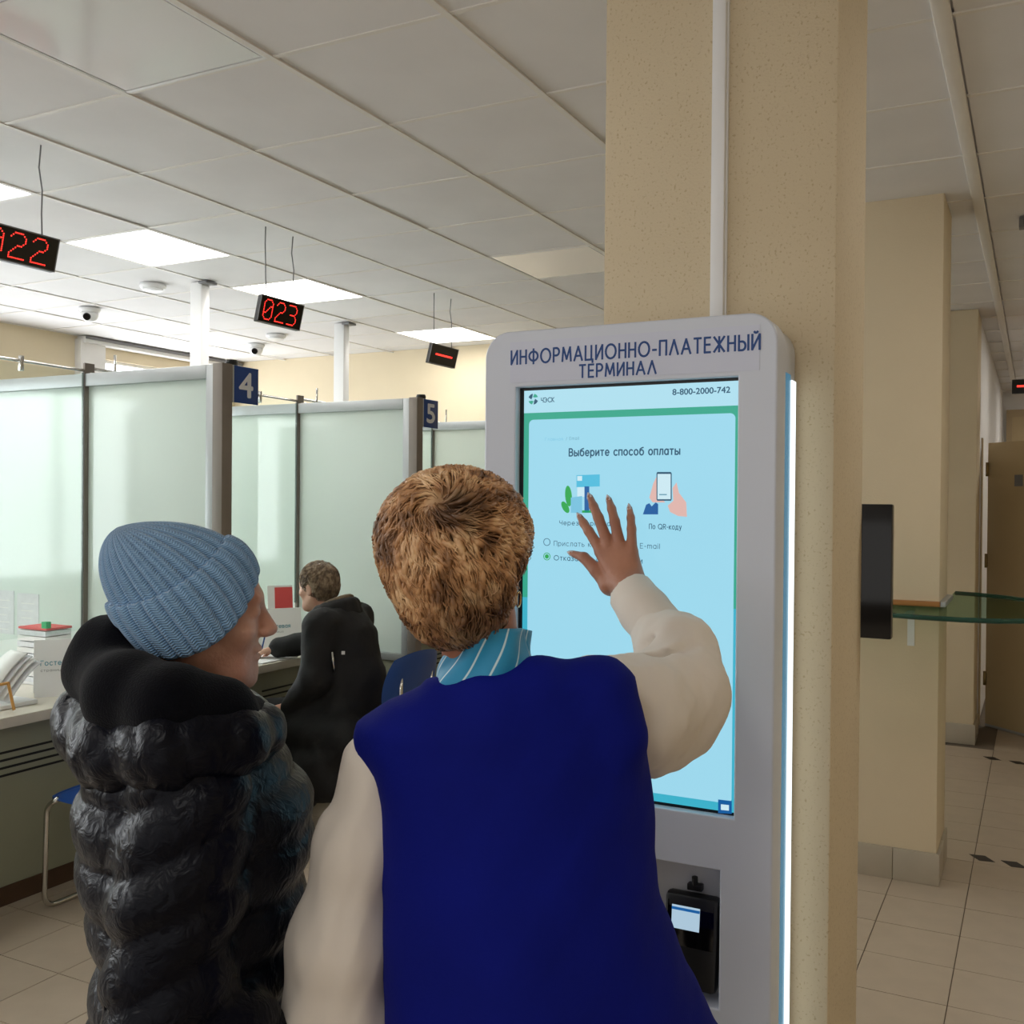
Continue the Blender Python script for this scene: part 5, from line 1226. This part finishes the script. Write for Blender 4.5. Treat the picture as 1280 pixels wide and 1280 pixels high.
# puffer coat
O2 = B1(640, 900, 1.6)
def sec2(py, xl, xr, b, off=0.0): return (B1(230, py)[2], (xl+xr)/2*mB-640*mB, off, (xr-xl)/2*mB, b)
secs2 = [sec2(1560, 128, 355, .20), sec2(1290, 124, 362, .20), sec2(1215, 136, 366, .20), sec2(1165, 142, 372, .195), sec2(1100, 122, 376, .20), sec2(1030, 112, 388, .205), sec2(985, 112, 378, .20), sec2(945, 122, 350, .175), sec2(905, 140, 310, .12), sec2(880, 170, 280, .07)]
def quilt(v, p): return np.abs(np.sin(math.pi*v/p))**0.55
def coat(P):
    z = P[:, 2]; x = (P-N3(O2))@N3(RT)
    d = s_loft(P, secs2, O2, RT, FD)
    w0 = 0.012*np.sin(x*9)
    d = d-0.016*quilt(z+w0+0.10, 0.084)+0.007
    # arms, bent towards the pockets
    for k, s in (('r', -1), ('l', 1)):
        a = J2['sh'+k]+leftB*0.03*s+UP*0.005+faceB*0.03; e = J2['el'+k]+leftB*0.02*s+faceB*0.03; w = J2['wr'+k]
        q = chain(P, [a, (a+e)/2, e, w], [0.078, 0.080, 0.072, 0.055], 0.03)
        ax = (e-a)/np.linalg.norm(e-a); v = (P-N3(a))@N3(ax)
        xs = (P-N3(a))@N3(faceB)
        q = q-0.015*quilt(v+0.55*xs+0.02, 0.080)+0.006
        d = np.minimum(d, q)+0 if False else s_u(d, q, 0.012)
    d = d+0.0018*wob(P, 75, 2.0)+0.0008*wob(P, 150, 4.0)
    return np.maximum(d, B1(230, 1560)[2]-z)
cl_ = np.array(B1(230, 1000, 1.6))
sculpt('puffer_coat', coat, [cl_[0]-0.36, cl_[1]-0.40, 0.40], [cl_[0]+0.40, cl_[1]+0.38, 1.36], 0.0095, MT['puffer'], pB)
# hood lying on the shoulders, and its fleece lining round the neck
def hood(P):
    pts = [B1(122, 905, 1.62), B1(150, 935, 1.48), B1(215, 938, 1.40), B1(285, 928, 1.44), B1(318, 915, 1.56), B1(300, 900, 1.74), B1(215, 900, 1.80), B1(140, 900, 1.74), B1(122, 905, 1.62)]
    d = chain(P, pts, [0.062, 0.060, 0.055, 0.046, 0.040, 0.045, 0.05, 0.058, 0.062], 0.03)
    return d-0.008*quilt((P-N3(O2))@N3(RT)+0.3*P[:, 2], 0.06)+0.0035*wob(P, 48, 1.0)+0.0015*wob(P, 110, 3.0)+0.004
sculpt('hood', hood, np.array(B1(215, 915, 1.6))-[0.32, 0.34, 0.16], np.array(B1(215, 915, 1.6))+[0.34, 0.36, 0.16], 0.0075, MT['puffer'], pB)
def fleece(P):
    pts = [B1(128, 838, 1.60), B1(160, 868, 1.47), B1(215, 885, 1.42), B1(275, 893, 1.46), B1(306, 900, 1.56), B1(290, 890, 1.70), B1(215, 850, 1.76), B1(150, 825, 1.71), B1(128, 838, 1.60)]
    d = chain(P, pts, [0.052, 0.056, 0.056, 0.046, 0.034, 0.036, 0.046, 0.05, 0.052], 0.03)
    d = s_u(d, s_cap(P, B1(132, 800, 1.60), B1(150, 800, 1.58), 0.040, 0.036), 0.03)
    return d+0.002*wob(P, 26, 6.0)
sculpt('fleece_collar', fleece, np.array(B1(215, 860, 1.6))-[0.30, 0.32, 0.17], np.array(B1(215, 860, 1.6))+[0.32, 0.34, 0.15], 0.0065, MT['fleece'], pB)
def trousers2(P):
    d = s_cap(P, J2['hipl'], J2['hipr'], 0.12, 0.12)
    for k in 'lr': d = s_u(d, chain(P, [J2['hip'+k], J2['knee'+k], J2['ank'+k]], [0.095, 0.07, 0.06]), 0.04)
    return np.maximum(d, 0.075-P[:, 2])
lw = np.array([J2[k] for k in ('ankl', 'ankr', 'hipl', 'hipr', 'kneel', 'kneer')]); sculpt('trousers', trousers2, lw.min(0)-0.16, lw.max(0)+0.14, 0.014, MT['trouser'], pB); shoe_pair(pB, J2)

# ================================================================ PERSON 3: the man at the counter
pC = thing('person', 'man in a black winter coat seated at the counter writing', 'person')
fC = np.array([-1.0, 0.02, 0.0]); lC = np.array([-0.02, -1.0, 0]); HC = frame(fC-0.10*UP, UP); cC = np.array([-3.215, 4.10, 1.155])
J3 = dict(pelvis=np.array([-2.98, 4.08, 0.58]), waist=np.array([-2.99, 4.08, 0.72]), chest=np.array([-3.05, 4.09, 0.90]), neck=np.array([-3.13, 4.10, 1.04]))
J3['shl'] = np.array([-3.06, 3.93, 0.985]); J3['shr'] = np.array([-3.10, 4.27, 0.985]); J3['ell'] = np.array([-3.04, 3.86, 0.745]); J3['wrl'] = at(362, 884, 4.93)
J3['elr'] = np.array([-3.33, 4.33, 0.86]); J3['wrr'] = np.array([-3.555, 4.20, 0.815])
for k, s in (('l', 1), ('r', -1)):
    J3['hip'+k] = J3['pelvis']+lC*0.09*s; J3['knee'+k] = np.array([-3.40, 4.08-0.11*s, 0.53]); J3['ank'+k] = np.array([-3.36, 4.08-0.11*s, 0.10]); J3['toe'+k] = np.array([-3.47, 4.08-0.12*s, 0.045])
hndL = hand_mesh(J3['wrl'], (-0.75, -0.1, -0.35), (0.1, 0.9, -0.3), 1, 1.0, 0.7, 0.005); hndR = hand_mesh(J3['wrr'], (-0.8, -0.5, -0.25), (0.1, 0.0, -1), -1, 1.0, 0.8, 0.005)
link('body', np_mesh('body', [limb_body(J3), head_mesh(cC, HC, 0.95, [(-3.20, 4.10, 1.09), (-3.13, 4.10, 1.0)], 0.006), hndL, hndR]), MT['skinC'], pC); eyes(pC, cC, HC, 0.95)
def hairC(P):
    q = (P-N3(cC))@N3(HC).T
    d = s_ell(q, (-0.016, 0, 0.042), (0.101, 0.083, 0.088)); d = s_u(d, s_ell(q, (-0.045, 0, -0.01), (0.062, 0.074, 0.062)), 0.03)
    d = s_sub(d, s_ell(q, (0.115, 0, -0.035), (0.085, 0.12, 0.105)), 0.015)
    for y in (-1, 1): d = s_sub(d, s_ell(q, (0.005, y*0.098, -0.015), (0.042, 0.040, 0.052)), 0.01)
    return d
sculpt('hair', lambda P: hairC(P)+0.003*wob(P, 70, 1.0), cC-0.14, cC+0.15, 0.006, MT['hairC'], pC)
K = 1500; u = RNG.normal(size=(K*2, 3)).astype(np.float32); u /= np.linalg.norm(u, axis=1, keepdims=True); o0 = (cC+0.04*UP-0.015*fC).astype(np.float32); lo_ = np.zeros(K*2, np.float32); hi_ = np.full(K*2, 0.2, np.float32)
for _ in range(20):
    mid = (lo_+hi_)/2; ins = hairC(o0+u*mid[:, None]) < 0; lo_ = np.where(ins, mid, lo_); hi_ = np.where(ins, hi_, mid)
roots = (o0+u*(lo_-0.002)[:, None]).astype(np.float32); loc = (roots-N3(cC))@N3(HC).T; roots = roots[(loc[:, 2] > -0.06) & ~((loc[:, 0] > 0.05) & (loc[:, 2] < 0.05))][:K]
crC = (cC-0.06*fC+0.12*UP).astype(np.float32)
def flowC(P, n):
    v = P-crC; v -= n*(v*n).sum(1, keepdims=True); v /= np.linalg.norm(v, axis=1, keepdims=True)+1e-6; return v+0.2*np.sin(P[:, 2:3]*90)*np.cross(n, v)
strands('hair_locks', roots, hairC, flowC, 5, 0.009, 0.008, 0.0024, MT['hairC'], pC)
def coatC(P):
    d = chain(P, [J3['pelvis']-np.array([0.02, 0, 0.03]), J3['waist'], J3['chest'], np.array([-3.10, 4.10, 1.0])], [0.165, 0.160, 0.160, 0.10], 0.06)
    d = s_u(d, s_cap(P, J3['shl'], J3['shr'], 0.085, 0.085), 0.06)
    for k in 'lr':
        d = s_u(d, chain(P, [J3['sh'+k], J3['el'+k], J3['wr'+k]], [0.085, 0.074, 0.050], 0.03), 0.03)
        d = s_u(d, chain(P, [J3['hip'+k], (J3['hip'+k]+J3['knee'+k])/2], [0.12, 0.10], 0.03), 0.04)
    d = s_u(d, s_cap(P, (-2.93, 4.0, 0.50), (-2.93, 4.16, 0.50), 0.09, 0.09), 0.05)
    d = s_u(d, chain(P, [(-2.90, 3.90, 0.49), (-3.22, 3.92, 0.49)], [0.10, 0.09], 0.03), 0.04)
    d = s_u(d, chain(P, [(-2.95, 3.90, 0.46), (-3.2, 3.93, 0.42)], [0.06, 0.05], 0.03), 0.04)
    d = s_u(d, chain(P, [(-2.86, 3.90, 0.46), (-3.0, 3.88, 0.34), (-3.2, 3.90, 0.30)], [0.09, 0.09, 0.085], 0.03), 0.04)
    d = s_u(d, chain(P, [(-2.93, 3.89, 0.24), (-3.17, 3.90, 0.20)], [0.075, 0.07], 0.03), 0.08)
    return d+0.006*wob(P, 24, 3.0)+0.003*wob(P, 60, 1.0)
pts = np.array(list(J3.values())); sculpt('coat', coatC, [-3.70, 3.70, 0.10], [-2.70, 4.50, 1.15], 0.012, MT['coatC'], pC)
def collarC(P):
    c = np.array([-3.10, 4.10, 1.055]); n = 12
    ring_ = [c+np.array([0.085*math.cos(2*math.pi*k/n), 0.085*math.sin(2*math.pi*k/n), 0.028*math.cos(2*math.pi*k/n)]) for k in range(n+1)]
    d = chain(P, ring_, [0.034]*(n+1), 0.015); return s_u(d, chain(P, [q-UP*0.045+np.array([0.01, 0, 0]) for q in ring_], [0.04]*(n+1), 0.015), 0.02)
sculpt('coat_collar', collarC, [-3.26, 3.94, 0.94], [-2.94, 4.26, 1.16], 0.008, MT['coatC'], pC)
c = np.array([-3.10, 4.10, 1.083]); MB().tube([c+np.array([0.075*math.cos(2*math.pi*k/24), 0.075*math.sin(2*math.pi*k/24), 0.034*math.cos(2*math.pi*k/24)]) for k in range(25)], 0.016, 8).build('collar_lining', MT['fur'], pC, smooth=True)
p = at(418, 829, 4.86); q = at(421, 824, 4.85)
zp = MB(); zp.tube([at(415, 815, 4.83), at(418, 840, 4.83)], 0.006, 8); zp.build('sleeve_zip', MT['chrome'], pC, smooth=True)
sb_ = MB(); sb_.box((-0.008, -0.003, -0.008), (0.008, 0.003, 0.008), 0.001); o = sb_.build('sleeve_badge', MT['paper'], pC); o.location = at(429, 816, 4.84); o.rotation_euler = (0, 0, YAW)
def trousers3(P):
    d = s_cap(P, J3['hipl'], J3['hipr'], 0.11, 0.11)
    for k in 'lr': d = s_u(d, chain(P, [J3['hip'+k], J3['knee'+k], J3['ank'+k]], [0.09, 0.07, 0.058]), 0.04)
    return np.maximum(d, 0.075-P[:, 2])
sculpt('trousers', trousers3, [-3.52, 3.80, 0.06], [-2.80, 4.36, 0.75], 0.014, MT['trouser'], pC); shoe_pair(pC, J3)
S = thing('paper_sheet', 'white paper sheet under the hand of the seated man', 'paper'); box('sheet', (-3.80, 4.02, 0.7557), (-3.50, 4.30, 0.762), MT['paper'], S)
S = thing('pen', 'thin dark pen in the writing hand of the seated man', 'pen'); MB().tube([J3['wrr']+np.array([-0.075, -0.05, -0.05]), J3['wrr']+np.array([-0.06, -0.02, 0.09])], 0.004, 8).build('barrel', MT['navy'], S)
